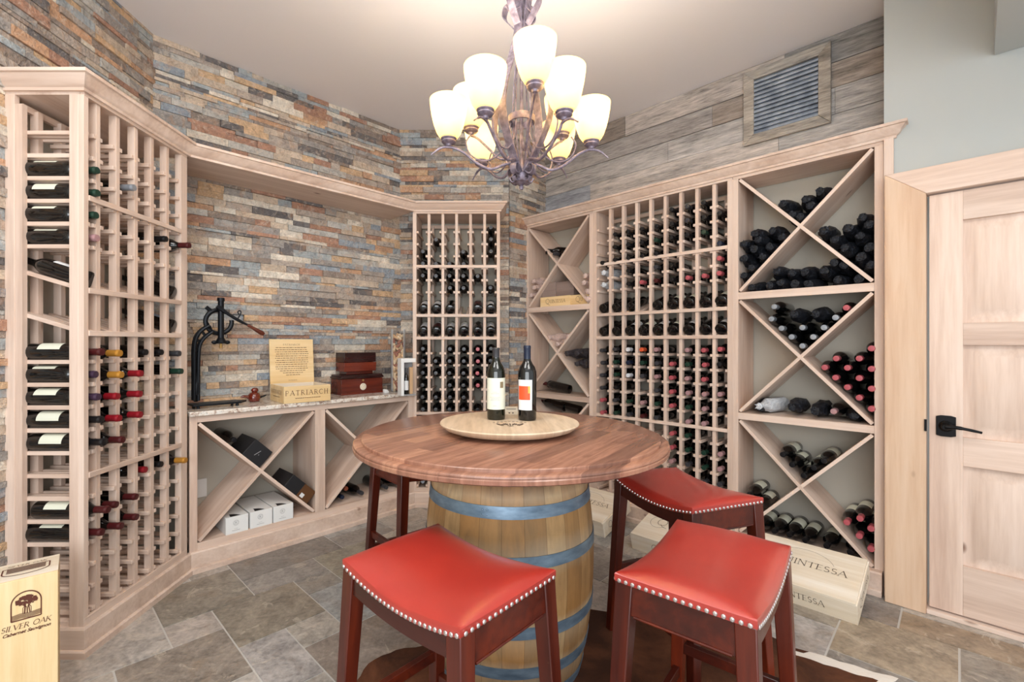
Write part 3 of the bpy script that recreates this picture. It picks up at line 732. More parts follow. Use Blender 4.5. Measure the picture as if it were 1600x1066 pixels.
# wide rack
cE = {}
def put(r, s):
    for tok in s.split():
        c, k = tok.split(':') if ':' in tok else (tok, 'black')
        cE[int(c), r] = dict(p='pink', w='white', o='orange', g='green', s='silver', r='rose', m='maroon', c='charcoal', black='black', n='navy')[k]
put(1, '6 7:c 8'); put(2, '2 3 4 5 6 7:c 8 9'); put(3, '2 3 4 5:g 6 7 8:g'); put(4, '1 2 3 4 5 9:n'); put(5, '3 5:c 6 9:p'); put(6, '3 4:p 5:m 6 7:p 8:p 9:p')
put(7, '1:c 2:c 3:w 4:o 5:r 7:r 8:p 9:p'); put(8, '1:c 2:g 3:n 4:g 5:c 6:p 7:g 8:p 9'); put(9, '1:c 2:g 3:w 4:c 5:r 6:p 7:r 8:p'); put(10, '1:c 2 5:c 6:p 7:r 8:r 9:r')
put(11, '1:p 2:c 3:g 4:r 5:g 6:p 7:g 8:r 9:c'); put(12, '1:p 2:g 3:c 4:m 5:c 7:r 8:r'); put(13, '6:p 7:g'); put(14, '6:p 7:g 8:g 9:r'); put(15, '6:r 7:c 8:g 9:r'); put(16, '7:r 8:c 9:c'); put(17, '8:c 9:c')
le = {(c, 1): dict(nm='unlabelled') for c in (1, 2, 3, 5, 8)}
for c in (6, 7, 9): le[c, 1] = dict(paper='paper_cream', nm='cream-labelled')
le[3, 1] = dict(nm='unlabelled', dy=.02)
for c in range(1, 10): le[c, 2] = dict(nm='unlabelled') if c in (1, 2, 8) else dict(paper='paper_white' if c % 2 else 'paper_cream', nm='pale-labelled')
fill(FE, upE, .7375, 1.7095, 'wide rack', 'bottles in the wide nine column rack', cE, le, .288-.0, (.0, .008), -.018)

# wrapped bottles: a bottle shape in crumpled tissue
def wrapped_mesh(mat, seed, length=.28, rad=.041, tail=True):
    rr = random.Random(seed); pr = [(.022, 0), (.036, .006), (rad, .03), (rad*1.02, .10), (rad, .17), (rad*.86, .195), (rad*.60, .225), (.021, .25), (.019, length-.012), (.021, length-.004), (.013, length)]
    mb = MB().lathe(pr, 18)
    for v in mb.v:
        k = 1+(noise.noise(Vector((v.x*38+seed, v.y*38, v.z*24)))*.34+noise.noise(Vector((v.x*90+seed, v.y*90, v.z*60)))*.10); v.x *= k; v.y *= k
        v.z += noise.noise(Vector((v.x*60, v.y*60+seed, v.z*30)))*.004
    if tail:
        n = len(mb.v)
        for a in range(5):
            an = a*1.26+seed; mb.v += [Vector((.012*math.cos(an), .012*math.sin(an), length-.004)), Vector((.012*math.cos(an+.9), .012*math.sin(an+.9), length-.004)), Vector((.022*math.cos(an+.4), .022*math.sin(an+.4), length+.012))]
            mb.face((n+3*a, n+3*a+1, n+3*a+2))
    return mb.mesh('wrapped_bottle_tissue', [mat])
WM = {m: [wrapped_mesh(m, i*3.1+1) for i in range(4)] for m in ('black_tissue', 'white_tissue', 'pink_tissue', 'grey_plastic')}
def wrapped(M4, mat, label, group, name='wrapped_bottle'):
    o = obj(name, R.choice(WM[mat])); tag(o, label, 'bottle', group); o.matrix_world = M4; return o
BIN = dict(t1='top bin of the case beside the door', t2='middle bin of the case beside the door', t3='bottom bin of the case beside the door')
def pile(pts, where, fn, s0=0):
    """number the pieces of a pile from the wide rack's side towards the door, higher piece first where they tie"""
    for i, p in enumerate(sorted(pts, key=lambda p: (p[0], p[1]))): fn(i+1, p, where)
def seq(i, n): return ORD[i] if i < 16 else 'last'
def pz(scale, x0, y0, L): return [(x0+a*scale, y0+b*scale) for a, b in L]
S1 = .2439
def blackwrap(comp):
    def f(i, p, where):
        x, z = FE.at(p[0], p[1], .03)
        y = .292
        wrapped(lie(FE, x, y, z, True, roll=R.uniform(0, 6), pitch=R.uniform(-.03, .03), yaw=R.uniform(-.04, .04)), 'black_tissue', f'black tissue wrapped bottle, {comp}, {seq(i, 0)} counting towards the door', 'black tissue wrapped bottles beside the door')
    return f
pile(pz(S1, 1140, 220, [(352, 405), (408, 478), (478, 372), (528, 425), (462, 488), (590, 322)]), '', blackwrap('upper wedge of the top bin'))
pile(pz(S1, 1140, 220, [(165, 592), (275, 575), (190, 640), (340, 625), (85, 662), (150, 700), (262, 688), (90, 755), (205, 750), (145, 812), (92, 872)]), '', blackwrap('inner side wedge of the top bin'))
pile(pz(S1, 1140, 220, [(605, 582), (672, 635), (755, 572), (850, 500), (893, 545), (845, 615), (898, 675), (755, 688), (838, 742), (898, 800)]), '', blackwrap('door side wedge of the top bin'))
pile(pz(S1, 1140, 220, [(155, 938), (250, 930), (300, 842), (335, 912), (390, 855), (425, 918), (485, 840), (520, 912), (600, 838), (690, 900), (742, 805), (825, 888), (680, 790)]), '', blackwrap('floor wedge of the top bin'))
S2 = .225
def bare(capc, comp, cat_desc, pitch=0, **kw):
    def f(i, p, where):
        x, z = FE.at(p[0], p[1], -.008)
        bottle(lie(FE, x, .292, z, True, roll=R.uniform(-.4, .4)), f'{cat_desc} bottle, {comp}, {seq(i, 0)} counting towards the door', capc, group='bare bottles in the case beside the door', **kw)
    return f
pile(pz(S2, 1140, 440, [(310, 175), (290, 260), (360, 325), (430, 385), (505, 320), (580, 385), (655, 320), (735, 250), (505, 448)]), '', bare('silver', 'upper wedge of the middle bin', 'silver-capped dark wine'))
pile(pz(S2, 1140, 440, [(810, 182)]), '', bare('pink', 'upper wedge of the middle bin', 'only pink-capped'))
pile(pz(S2, 1140, 440, [(452, 235), (612, 222)]), '', blackwrap('upper wedge of the middle bin'))
pile(pz(S2, 1140, 440, [(985, 465), (740, 535), (900, 535), (660, 597), (818, 600), (985, 607), (735, 668), (900, 672), (818, 735), (985, 745), (900, 808), (985, 885)]), '', bare('pink', 'door side wedge of the middle bin', 'pink-capped dark wine'))
pile(pz(S2, 1140, 440, [(200, 873), (430, 878), (600, 895), (850, 940)]), '', blackwrap('floor wedge of the middle bin'))
x, z = FE.at(1140+300*S2, 440+870*S2, .03)
wrapped(lie(FE, x, .27, z, True, yaw=-.25), 'white_tissue', 'only white tissue wrapped bottle in the middle bin beside the door', 'pale wrapped bottles')
pile(pz(S2, 1140, 440, [(722, 903)]), '', bare('rose', 'floor wedge of the middle bin', 'only unwrapped'))
pile(pz(S1, 1140, 640, [(340, 290), (400, 355), (475, 425), (540, 375), (605, 330)]), '', bare('black', 'upper wedge of the bottom bin', 'pale-labelled dark', paper='paper_cream'))
def baredeep(comp, desc, capc='black'):
    def f(i, p, where):
        x, z = FE.at(p[0], p[1], .07)
        bottle(lie(FE, x, .292, z, True, roll=R.uniform(-.3, .3)), f'{desc} bottle, {comp}, {seq(i, 0)} counting towards the door', capc, group='bare bottles in the case beside the door', paper='paper_cream')
    return f
pile(pz(S1, 1140, 640, [(150, 530), (210, 600), (130, 610)]), '', baredeep('inner side wedge of the bottom bin', 'pale-labelled dark'))
pile(pz(S1, 1140, 640, [(215, 735), (310, 758), (405, 782), (505, 815), (640, 850), (790, 890)]), '', baredeep('floor wedge of the bottom bin', 'cream-labelled dark'))
pile(pz(S1, 1140, 640, [(750, 725), (830, 812), (905, 765), (905, 895), (835, 700)]), '', bare('pink', 'door side wedge of the bottom bin', 'pink-capped cream-labelled', paper='paper_cream'))
# narrow case by the stone corner
S3 = 1/6.27
def atL(a, b, d=0., y0=330): return FE.at(815+a*S3, y0+b*S3, d)
for i, (a, b, cap, yw) in enumerate([(410, 370, 'black', .5), (385, 400, 'black', .35), (430, 420, 'charcoal', .2)]):
    x, z = atL(a, b+8, .10); wrap = lie(FE, x+.02, .285, z, True, yaw=-yw)
    bottle(wrap, f'dark bottle lying askew in the case by the stone corner, {ORD[i+1]} of the upper wedge', cap, group='bottles in the case by the stone corner')
for i, (a, b, d) in enumerate([(150, 690, .05), (140, 750, .03), (85, 825, .0)]):
    x, z = atL(a, b, d); wrapped(lie(FE, x, .28, z, True), 'pink_tissue', f'pink tissue wrapped bottle against the stone corner side, {ORD[i+1]} from the top', 'pink tissue wrapped bottles')
for i, (a, b, d) in enumerate([(640, 635, .03), (605, 700, .0), (645, 785, .0)]):
    x, z = atL(a, b, d); wrapped(lie(FE, x, .28, z, True), 'pink_tissue', f'pink tissue wrapped bottle in wedge beside the wide rack, {ORD[i+1]} from the top', 'pink tissue wrapped bottles')
for i, (a, b, d, yw) in enumerate([(530, 885, -.02, .5), (590, 868, .02, .3)]):
    x, z = atL(a, b, d); wrapped(lie(FE, x, .25, z, True, yaw=yw), 'pink_tissue', f'pink tissue wrapped bottle beside the lettered crate on the shelf, {ORD[i+1]} from crate', 'pink tissue wrapped bottles')
for i, (a, b, yw) in enumerate([(320, 300, -.2), (390, 285, .3), (360, 365, 0)]):
    x, z = atL(a, b, .02, 480); wrapped(lie(FE, x, .28, z, True, yaw=yw), 'pink_tissue', f'pink tissue wrapped bottle in the middle bin by stone corner, {ORD[i+1]} in wedge', 'pink tissue wrapped bottles')
for i, (a, b, yw) in enumerate([(480, 455, .35), (560, 450, .2), (560, 555, .2)]):
    x, z = atL(a, b, .02, 480); wrapped(lie(FE, x+.02, .285, z, True, yaw=-yw*.6), 'grey_plastic', f'dark plastic wrapped bottle in middle bin by the stone corner, {ORD[i+1]} in wedge', 'plastic wrapped bottles')
for i, (a, b) in enumerate([(625, 640), (640, 715)]):
    x, z = atL(a, b, .01, 480); bottle(lie(FE, x-.01, .285, z, False), f'dark bottle base outwards in middle bin by stone corner, {ORD[i+1]} from top', group='bottles in the case by the stone corner')
for i, (a, b, pp, y0, sw) in enumerate([(470, 790, 'paper_cream', 480, 0), (400, 800, None, 480, .06), (420, 985, 'paper_blue', 480, 0), (560, 1015, 'paper_blue', 480, .02)]):
    x, z = atL(a, b, .12, y0); zz_ = (.868 if i < 2 else .118+.0)+.0385
    if i >= 2: zz_ = z
    m = FE.M @ Matrix.Translation((x, .13+sw, zz_)) @ Matrix.Rotation(-PI/2+.12, 4, 'Y') @ Matrix.Rotation(.6, 4, 'Z')
    bottle(m, ('cream-labelled bottle lying sideways on the middle bin floor by the stone corner', 'unlabelled bottle lying sideways behind the cream-labelled one by stone corner',
               'blue-labelled bottle lying sideways in the bottom bin by stone corner', 'second blue-labelled bottle sideways in bottom bin, beside the wide rack')[i], 'maroon', group='bottles lying sideways', paper=pp)

# ================================================================ lettering (thin strokes with serifs)
def arc(cx, cy, rx, ry, a0, a1, n=12): return [(cx+rx*math.cos(math.radians(a0+(a1-a0)*i/n)), cy+ry*math.sin(math.radians(a0+(a1-a0)*i/n))) for i in range(n+1)]
G = {'A': (.84, [([(.02, 0), (.42, 1)], .05), ([(.42, 1), (.82, 0)], .11), ([(.18, .36), (.66, .36)], .05)]),
     'C': (.8, [(arc(.46, .5, .42, .48, 45, 315, 18), .09)]), 'E': (.62, [([(.1, 0), (.1, 1)], .11), ([(.1, .97), (.55, .97)], .05), ([(.1, .52), (.48, .52)], .05), ([(.1, .03), (.6, .03)], .05)]),
     'H': (.85, [([(.12, 0), (.12, 1)], .11), ([(.72, 0), (.72, 1)], .11), ([(.12, .52), (.72, .52)], .05)]), 'I': (.3, [([(.15, 0), (.15, 1)], .11)]),
     'K': (.8, [([(.12, 0), (.12, 1)], .11), ([(.12, .42), (.68, 1)], .05), ([(.3, .58), (.76, 0)], .11)]), 'L': (.62, [([(.1, 0), (.1, 1)], .11), ([(.1, .03), (.58, .03)], .05)]),
     'N': (.86, [([(.1, 0), (.1, 1)], .05), ([(.1, 1), (.76, 0)], .11), ([(.76, 0), (.76, 1)], .05)]), 'O': (.95, [(arc(.47, .5, .43, .48, 0, 360, 22), .085)]),
     'P': (.68, [([(.12, 0), (.12, 1)], .11), ([(.12, .97)]+arc(.34, .72, .28, .25, 90, -90, 9)+[(.12, .47)], .06)]),
     'Q': (1.02, [(arc(.47, .5, .45, .52, 0, 360, 22), .06), ([(.45, .1), (.75, -.22), (1.15, -.3)], .06)]),
     'R': (.78, [([(.12, 0), (.12, 1)], .11), ([(.12, .97)]+arc(.34, .74, .26, .23, 90, -90, 9)+[(.12, .51)], .06), ([(.34, .5), (.76, 0)], .1)]),
     'S': (.6, [(arc(.32, .74, .22, .23, 40, 270, 10)+arc(.30, .27, .25, .24, 90, -140, 10), .085)]), 'T': (.8, [([(.4, 0), (.4, 1)], .11), ([(.03, .97), (.77, .97)], .05), ([(.03, .97), (.03, .86)], .04), ([(.77, .97), (.77, .86)], .04)]),
     'U': (.84, [([(.12, 1), (.12, .35)]+arc(.42, .33, .3, .31, 180, 360, 10)+[(.72, 1)], .09)]), 'V': (.84, [([(.02, 1), (.42, 0)], .11), ([(.42, 0), (.82, 1)], .05)]), ' ': (.45, [])}
SERIF = {'A': [(.02, 0), (.82, 0)], 'H': [(.12, 0), (.12, 1), (.72, 0), (.72, 1)], 'I': [(.15, 0), (.15, 1)], 'K': [(.12, 0), (.12, 1), (.76, 0), (.68, 1)], 'L': [(.1, 1)], 'N': [(.1, 0), (.1, 1), (.76, 1)],
         'P': [(.12, 0)], 'R': [(.12, 0)], 'T': [(.4, 0)], 'U': [(.12, 1), (.72, 1)], 'V': [(.02, 1), (.82, 1)], 'E': [(.04, 0), (.04, 1)]}
def letters(mb, text, h, x, y, mat, space=.12, slant=0., mi=0, first=1.0, centre=True, bold=1.):
    """text in the x/y plane of mat, capital height h"""
    wid = sum(G[c][0]+space for c in text)*h
    px = x-wid/2 if centre else x
    for i, c in enumerate(text):
        k = h*(first if i == 0 else 1)
        yo = y-(k-h)*.35
        for pts, th in G[c][1]:
            th = th*bold
            for a, b in zip(pts, pts[1:]):
                d = Vector((b[0]-a[0], b[1]-a[1])); L = d.length
                if L < 1e-6: continue
                d /= L; n = Vector((-d.y, d.x))*th/2; e = d*th*.3
                q = [Vector(a)-e+n, Vector(a)-e-n, Vector(b)+e-n, Vector(b)+e+n]; m0 = len(mb.v)
                for p in q: mb.v.append(mat @ Vector((px+(p.x+slant*p.y)*k, yo+p.y*k, 0)))
                mb.face((m0, m0+1, m0+2, m0+3), mi)
        for sx_, sy_ in SERIF.get(c, ()):
            m0 = len(mb.v)
            for dx, dy in ((-.13, -.02), (.13, -.02), (.13, .025), (-.13, .025)):
                mb.v.append(mat @ Vector((px+(sx_+dx+slant*sy_)*k, yo+(sy_+dy)*k, 0)))
            mb.face((m0, m0+1, m0+2, m0+3), mi)
        px += (G[c][0]+space)*k
    return mb
def rect(mb, x0, x1, y0, y1, mat, mi=0):
    n = len(mb.v); mb.v += [mat @ Vector(p) for p in ((x0, y0, 0), (x1, y0, 0), (x1, y1, 0), (x0, y1, 0))]; mb.face((n, n+1, n+2, n+3), mi)
def stroke(mb, pts, th, mat, mi=0):
    for a, b in zip(pts, pts[1:]):
        a, b = Vector(a), Vector(b); d = b-a
        if d.length < 1e-7: continue
        d.normalize(); n = Vector((-d.y, d.x))*th/2; m0 = len(mb.v)
        for p in (a+n, a-n, b-n, b+n): mb.v.append(mat @ Vector((p.x, p.y, 0)))
        mb.face((m0, m0+1, m0+2, m0+3), mi)
def face_mat(o, xdir, ydir):
    x = Vector(xdir).normalized(); y = Vector(ydir).normalized(); z = x.cross(y)
    m = Matrix.Identity(4)
    for i in range(3): m[i][0], m[i][1], m[i][2], m[i][3] = x[i], y[i], z[i], o[i]+z[i]*.0008
    return m

# ================================================================ table on a barrel
TX, TY = .082, 1.965
table = thing('barrel_table', 'round walnut topped table standing on an oak wine barrel', 'table', (TX, TY, 0), 0)
prof = []
def br(z): return .292+.056*math.sin(PI*min(max(z/.885, 0), 1))**.85
stv = [jitter(R.choice([(176, 128, 74), (158, 114, 66), (186, 144, 94), (142, 102, 62), (190, 154, 108), (168, 116, 58)]), .08) for _ in range(26)]
mb = MB(); zs = [0]+[.885*i/22 for i in range(1, 23)]
mb.lathe([(br(z), z) for z in zs], 78, cols=[c for c in stv for _ in range(3)], cap=False)
for k in range(26):      # dark joints between the staves
    a = 2*PI*(k)/26
for i, v in enumerate(mb.v):
    if (i % 78) % 3 == 0: v.x *= .9955; v.y *= .9955
mb.lathe([(.27, .02), (.27, .87)], 40, col=stv[0])
mb.build('barrel', 'barrel_oak', table)
for z, hw in ((.858, .018), (.705, .0215), (.535, .0215), (.288, .0215), (.135, .0215), (.028, .02)):
    mb = MB(); mb.lathe([(br(z-hw)+.0005, z-hw), (br(z-hw)+.003, z-hw), (br(z+hw)+.003, z+hw), (br(z+hw)+.0005, z+hw)], 72, cap=False)
    a0 = R.uniform(0, 6)
    for da in (0, .05):
        for dz in (-.008, .008):
            a = -1.9+da if z == .705 else a0+da
            mb.ball((math.cos(a)*(br(z)+.003), math.sin(a)*(br(z)+.003), z+dz), .004, seg=6)
    mb.build('hoop', 'hoop_steel', table) if z != .858 else mb.build('hoop', 'pewter_iron', table)
mb = MB().lathe([(.0, .887), (.60, .887), (.624, .888), (.632, .893), (.6335, .905), (.631, .9085), (.6285, .909), (.6285, .9115), (.6315, .9125), (.6310, .9165), (.6270, .9200), (.6205, .9212), (.6000, .9212), (.6000, .9300), (.5980, .9325), (.5950, .9335), (.0, .9336)], 96, cap=False)
mb.build('tabletop', 'walnut_top', table)
SX, SY, SZ = TX, 1.96, .976
sus = thing('lazy_susan', 'round pale oak barrel head turntable on the walnut table', 'lazy susan', (SX, SY, .9332), 0)
MB().lathe([(.0, 0), (.10, 0), (.10, .008), (.0, .008)], 32, cap=False).build('turntable_base', 'black_glass', sus)
MB().lathe([(.0, .008), (.245, .010), (.268, .018), (.287, .034), (.289, .038), (.286, .0425), (.0, .0428)], 72, cap=False).build('barrel_head', 'oak_head', sus)
mb = MB(); m = face_mat((0, -.105, .0430), (1, 0, 0), (0, 1, 0)) @ Matrix.Diagonal((1.1, 1.7, 1, 1))
for k in range(9):
    a = PI*(k/8); x = -.058+.0145*k
    stroke(mb, [(x-.005, .030+.014*math.sin(a)), (x+.004, .032+.014*math.sin(a))], .0025, m); stroke(mb, [(x-.004, .039+.014*math.sin(a)), (x+.004, .040+.014*math.sin(a))], .0018, m)
for s in (-1, 1):
    for k in range(7):
        x = s*(.006+.006*k); y = .004+.007*math.sin(k*1.3)
        stroke(mb, [(x, y-.008), (x+s*.007, y+.006), (x+s*.001, y+.010)], .0035, m)
stroke(mb, [(-.012, -.012), (0, -.018), (.012, -.012)], .003, m); stroke(mb, [(0, -.010), (0, .02)], .004, m)
mb.build('branded_crest', 'print_dark', sus, label='dark branded leafy crest')
# two bottles on it
BS = .0372/.0372
def standing(x, y, label, glass, cap, long=1.):
    t = thing('wine_bottle', label, 'bottle', (x, y, .9332+.0432), 0, 'bottles on the turntable')
    return t
b1 = standing(.028, 2.005, 'open green glass wine bottle with cream label on the turntable', 0, 0)
MB().lathe([(.031, 0), (.038, .003), (.039, .008), (.039, .196), (.0375, .208), (.031, .226), (.022, .240), (.0165, .252), (.0145, .268), (.0140, .302), (.012, .304)], 32).build('glass_body', 'green_glass', b1)
MB().lathe([(.0150, .250), (.0150, .296), (.0160, .298), (.0160, .304), (.0138, .306)], 20).build('capsule', 'cap_charcoal', b1)
yaw = math.atan2(-1, 0)
MB().lathe([(.0393, .045), (.0393, .178)], 24, a0=-PI/2-1.45, a1=-PI/2+1.45, cap=False).build('label', 'paper_cream', b1, label='cream paper label with small stamp')
MB().lathe([(.0395, .136), (.0395, .162)], 6, a0=-PI/2+.42, a1=-PI/2+.85, cap=False).build('stamp', 'stamp_brown', b1)
mb = MB()
for zz_, w_ in ((.118, .5), (.112, .9), (.096, 1.1), (.090, .9), (.084, 1.0), (.060, .4)): mb.lathe([(.0395, zz_), (.0395, zz_+.0012)], 10, a0=-PI/2-.15-w_/2, a1=-PI/2-.15+w_/2, cap=False)
mb.build('label_print', 'print_grey', b1)
b2 = standing(.160, 1.985, 'dark wine bottle with navy capsule and orange square on its label', 0, 0)
MB().lathe([(.031, 0), (.037, .003), (.0385, .010), (.0400, .190), (.0390, .206), (.032, .226), (.022, .240), (.0165, .252), (.0145, .262), (.0140, .310)], 32).build('glass_body', 'black_glass', b2)
MB().lathe([(.0152, .246), (.0152, .302), (.0158, .304), (.0158, .312), (.0140, .3155), (.006, .316)], 20).build('capsule', 'cap_navy', b2, label='navy foil capsule')
MB().lathe([(.0392, .045), (.0404, .172)], 24, a0=-PI/2-1.25, a1=-PI/2+.45, cap=False).build('label', 'paper_white', b2, label='white paper label with orange square')
MB().lathe([(.0400, .088), (.0406, .146)], 12, a0=-PI/2-1.15, a1=-PI/2+.22, cap=False).build('label_print', 'print_orange', b2)
MB().lathe([(.0408, .116), (.0409, .146)], 4, a0=-PI/2+.0, a1=-PI/2+.22, cap=False).build('label_print', 'print_yellow', b2)
blk = MB().box(-.030, .030, -.012, .012, 0, .034).build('wooden_card_block', 'crate_pine_x', loc=(.098, 2.14, .9332+.0430), bevel=.001)
tag(blk, 'small pale wooden block standing on the turntable between the two bottles', 'block')
mb = MB(); m = face_mat((0, -.0122, .026), (1, 0, 0), (0, 0, 1)); stroke(mb, [(-.022, 0), (.022, 0)], .0022, m); stroke(mb, [(-.012, -.018), (-.004, -.018)], .004, m); stroke(mb, [(.004, -.018), (.012, -.018)], .004, m)
mb.build('printed_line', 'print_dark', blk)

# ================================================================ saddle stools
def stool(cx, cy, ang, label, L=.465, Wd=.335):
    t = thing('bar_stool', label, 'stool', (cx, cy, 0), ang, 'red leather saddle stools')
    a, b = L/2, Wd/2; ZC = .715; SAG = .032
    def ez(u): return ZC-SAG*(1-(u/a)**2)          # upper edge of the cushion along its long side
    # cushion
    mb = MB(); nu, nv = 28, 22; top = []
    for i in range(nu+1):
        for j in range(nv+1):
            u = -a+2*a*i/nu; v = -b+2*b*j/nv
            eu = 1-abs(u/a)**2.8; ev = 1-abs(v/b)**2.2
            z = ez(u)+.032*(max(eu, 0)**.55)*(max(ev, 0)**.62)-.004*(abs(u/a)**6)
            k = 1-.012*(1-max(eu, 0))*(1-max(ev, 0))
            top.append(len(mb.v)); mb.v.append(Vector((u*k, v*k, z)))
    idx = lambda i, j: i*(nv+1)+j
    for i in range(nu):
        for j in range(nv): mb.face((idx(i, j), idx(i+1, j), idx(i+1, j+1), idx(i, j+1)), 0, sm=True)
    per = [(i, 0) for i in range(nu)]+[(nu, j) for j in range(nv)]+[(i, nv) for i in range(nu, 0, -1)]+[(0, j) for j in range(nv, 0, -1)]
    rings = [[idx(*p) for p in per]]
    for dz, gr in ((.006, 1.012), (.020, 1.012), (.026, 1.004)):
        r_ = []
        for p in per:
            v = mb.v[idx(*p)]; r_.append(len(mb.v)); mb.v.append(Vector((v.x*gr if abs(v.x) > a*.98 else v.x*1.0+0, v.y*gr if abs(v.y) > b*.96 else v.y, ez(v.x)-dz)))
        rings.append(r_)
    for r0, r1 in zip(rings, rings[1:]):
        for k in range(len(r0)): mb.face((r0[k], r0[(k+1) % len(r0)], r1[(k+1) % len(r0)], r1[k]), 0, sm=True)
    mb.build('seat', 'red_leather', t, label='red leather cushion')
    nb = MB(); n = 27
    for s in (-1, 1):
        for k in range(n):
            u = -a+.009+(2*a-.018)*k/(n-1); nb.ball((u, s*b*1.012, ez(u)-.0195), (.0056, .0032, .0056), seg=8)
        for k in range(18):
            v = -b+.014+(2*b-.028)*k/17; nb.ball((s*a*1.012, v, ez(a)-.0195), (.0032, .0056, .0056), seg=8)
    nb.build('nailhead_trim', 'nail_steel', t, label='row of silver nailheads')
    # aprons
    for s in (-1, 1):
        mb = MB(); m0 = 18; up = []; lo = []
        for k in range(m0+1):
            u = -(a-.012)+2*(a-.012)*k/m0; up.append((u, ez(u)-.022))
            ue = min(1, (abs(u)/(a-.05))); lo.append((u, .612+.014*ue*ue if abs(u) < a-.05 else .626))
        for k in range(m0):
            for y0, y1 in ((s*(b-.006), s*(b-.028)),):
                n_ = len(mb.v)
                mb.v += [Vector(p) for p in ((lo[k][0], y0, lo[k][1]), (lo[k+1][0], y0, lo[k+1][1]), (up[k+1][0], y0, up[k+1][1]), (up[k][0], y0, up[k][1]),
                                             (lo[k][0], y1, lo[k][1]), (lo[k+1][0], y1, lo[k+1][1]), (up[k+1][0], y1, up[k+1][1]), (up[k][0], y1, up[k][1]))]
                for q in ((0, 1, 2, 3), (4, 7, 6, 5), (0, 4, 5, 1), (3, 2, 6, 7)): mb.face([n_+i for i in q], 0, sm=False)
        mb.build('apron', 'cherry_x', t)
        o = MB().box(s*(a-.026), s*(a-.004), -(b-.012), b-.012, .612, ez(a)-.022).build('apron', 'cherry_x', t, bevel=.0015)
        MB().tube([(s*(a-.004), -(b-.05), .612), (s*(a-.004), b-.05, .612)], .0035, 6).build('apron_bead', 'cherry_x', o)
    # legs: square, tapering and splayed
    S = .034
    for sx_ in (-1, 1):
        for sy_ in (-1, 1):
            mb = MB(); P = []
            for z, w, k in ((.0, .034, 1.), (.66, .046, 0.)):
                ox_, oy_ = sx_*(a-.001+S*k), sy_*(b-.001+S*.75*k)
                zt_ = lambda q: z if k else ez(q)-.023
                for dx, dy in ((0, 0), (-w, 0), (-w, -w), (0, -w)):
                    X = ox_+sx_*dx; P.append(Vector((X, oy_+sy_*dy, z if k else ez(max(-a, min(a, X)))-.023)))
            mb.v = P
            for q in ((0, 1, 2, 3), (4, 5, 6, 7), (0, 1, 5, 4), (1, 2, 6, 5), (2, 3, 7, 6), (3, 0, 4, 7)): mb.face(q)
            mb.build('leg', 'cherry_z', t, bevel=.003)
    def lx(z): return a-.001+S*(1-z/.66)-.020
    def ly(z): return b-.001+S*.75*(1-z/.66)-.020
    for s in (-1, 1):
        z = .21; MB().box(-lx(z)+.012, lx(z)-.012, s*ly(z)-.010, s*ly(z)+.010, z-.017, z+.017).build('stretcher', 'cherry_x', t, bevel=.002)
        z = .29; MB().box(s*lx(z)-.010, s*lx(z)+.010, -ly(z)+.012, ly(z)-.012, z-.017, z+.017).build('stretcher', 'cherry_x', t, bevel=.002)
    return t
D2 = math.radians
stool(-.115, 1.249, D2(-42.6), 'red leather saddle stool nearest the upright crate, in front of the barrel', .465, .345)
stool(.600, 1.282, D2(50), 'red leather saddle stool standing on the brown cowhide near the door', .480, .325)
stool(.806, 1.950, D2(110), 'red leather saddle stool pushed towards the table before the tilted crates', .470, .345)
stool(-.355, 2.515, D2(40), 'dark legged stool tucked under the table facing the low cabinet', .455, .335)

# cowhide rug
hide = [(1000, 962), (1060, 952), (1130, 962), (1200, 992), (1236, 1012), (1275, 1022), (1325, 1038), (1368, 1052), (1400, 1066)]
pts = [(f_[0], f_[1]) for f_ in (lambda q: [(((px-CX)/F)*(F*EYE/(py-CY)), F*EYE/(py-CY)) for px, py in q])(hide)]
pts = [(.115, 2.28), (.28, 2.33)]+pts+[(1.16, 1.66), (1.06, 1.45), (.90, 1.28), (.72, 1.08), (.45, .92), (.12, .98), (-.10, 1.18), (-.22, 1.46), (-.36, 1.555), (-.475, 1.655), (-.515, 1.79), (-.47, 1.92), (-.36, 1.99), (-.20, 2.03), (-.06, 2.12)]
# smooth outline
Q = []
for i in range(len(pts)):
    a_, b_, c_, d_ = [Vector(pts[(i+k) % len(pts)]) for k in (-1, 0, 1, 2)]
    for k in range(4):
        u = k/4; Q.append(.5*((2*b_)+(c_-a_)*u+(2*a_-5*b_+4*c_-d_)*u*u+(3*b_-a_-3*c_+d_)*u**3))
Q = [q+Vector((noise.noise(Vector((q.x*14, q.y*14, 0)))*.012, noise.noise(Vector((q.x*14, q.y*14, 5)))*.012)) for q in Q]
cen = Vector((.30, 1.62)); mb = MB(); nQ = len(Q)
lev = [0, .5, .80, .88, .93, .97, 1.0]
whiteedge = lambda p: 1 if (p.x > 1.0 and 1.2 < p.y < 1.98) else 0
for l in lev:
    for q in Q:
        p = cen+(q-cen)*l; mb.v.append(Vector((p.x, p.y, .0015+.0045*(1-l**8)+(.001 if l == 0 else 0))))
for r_ in range(len(lev)-1):
    for k in range(nQ):
        p = mb.v[(r_+1)*nQ+k]; wv = 1. if (r_ >= 4 and whiteedge(p)) else .001
        mb.face((r_*nQ+k, r_*nQ+(k+1) % nQ, (r_+1)*nQ+(k+1) % nQ, (r_+1)*nQ+k), 0, (wv, wv, wv), True)
hd = mb.build('cowhide_rug', 'cowhide'); tag(hd, 'brown cowhide rug with white edge under the barrel and stools', 'rug')

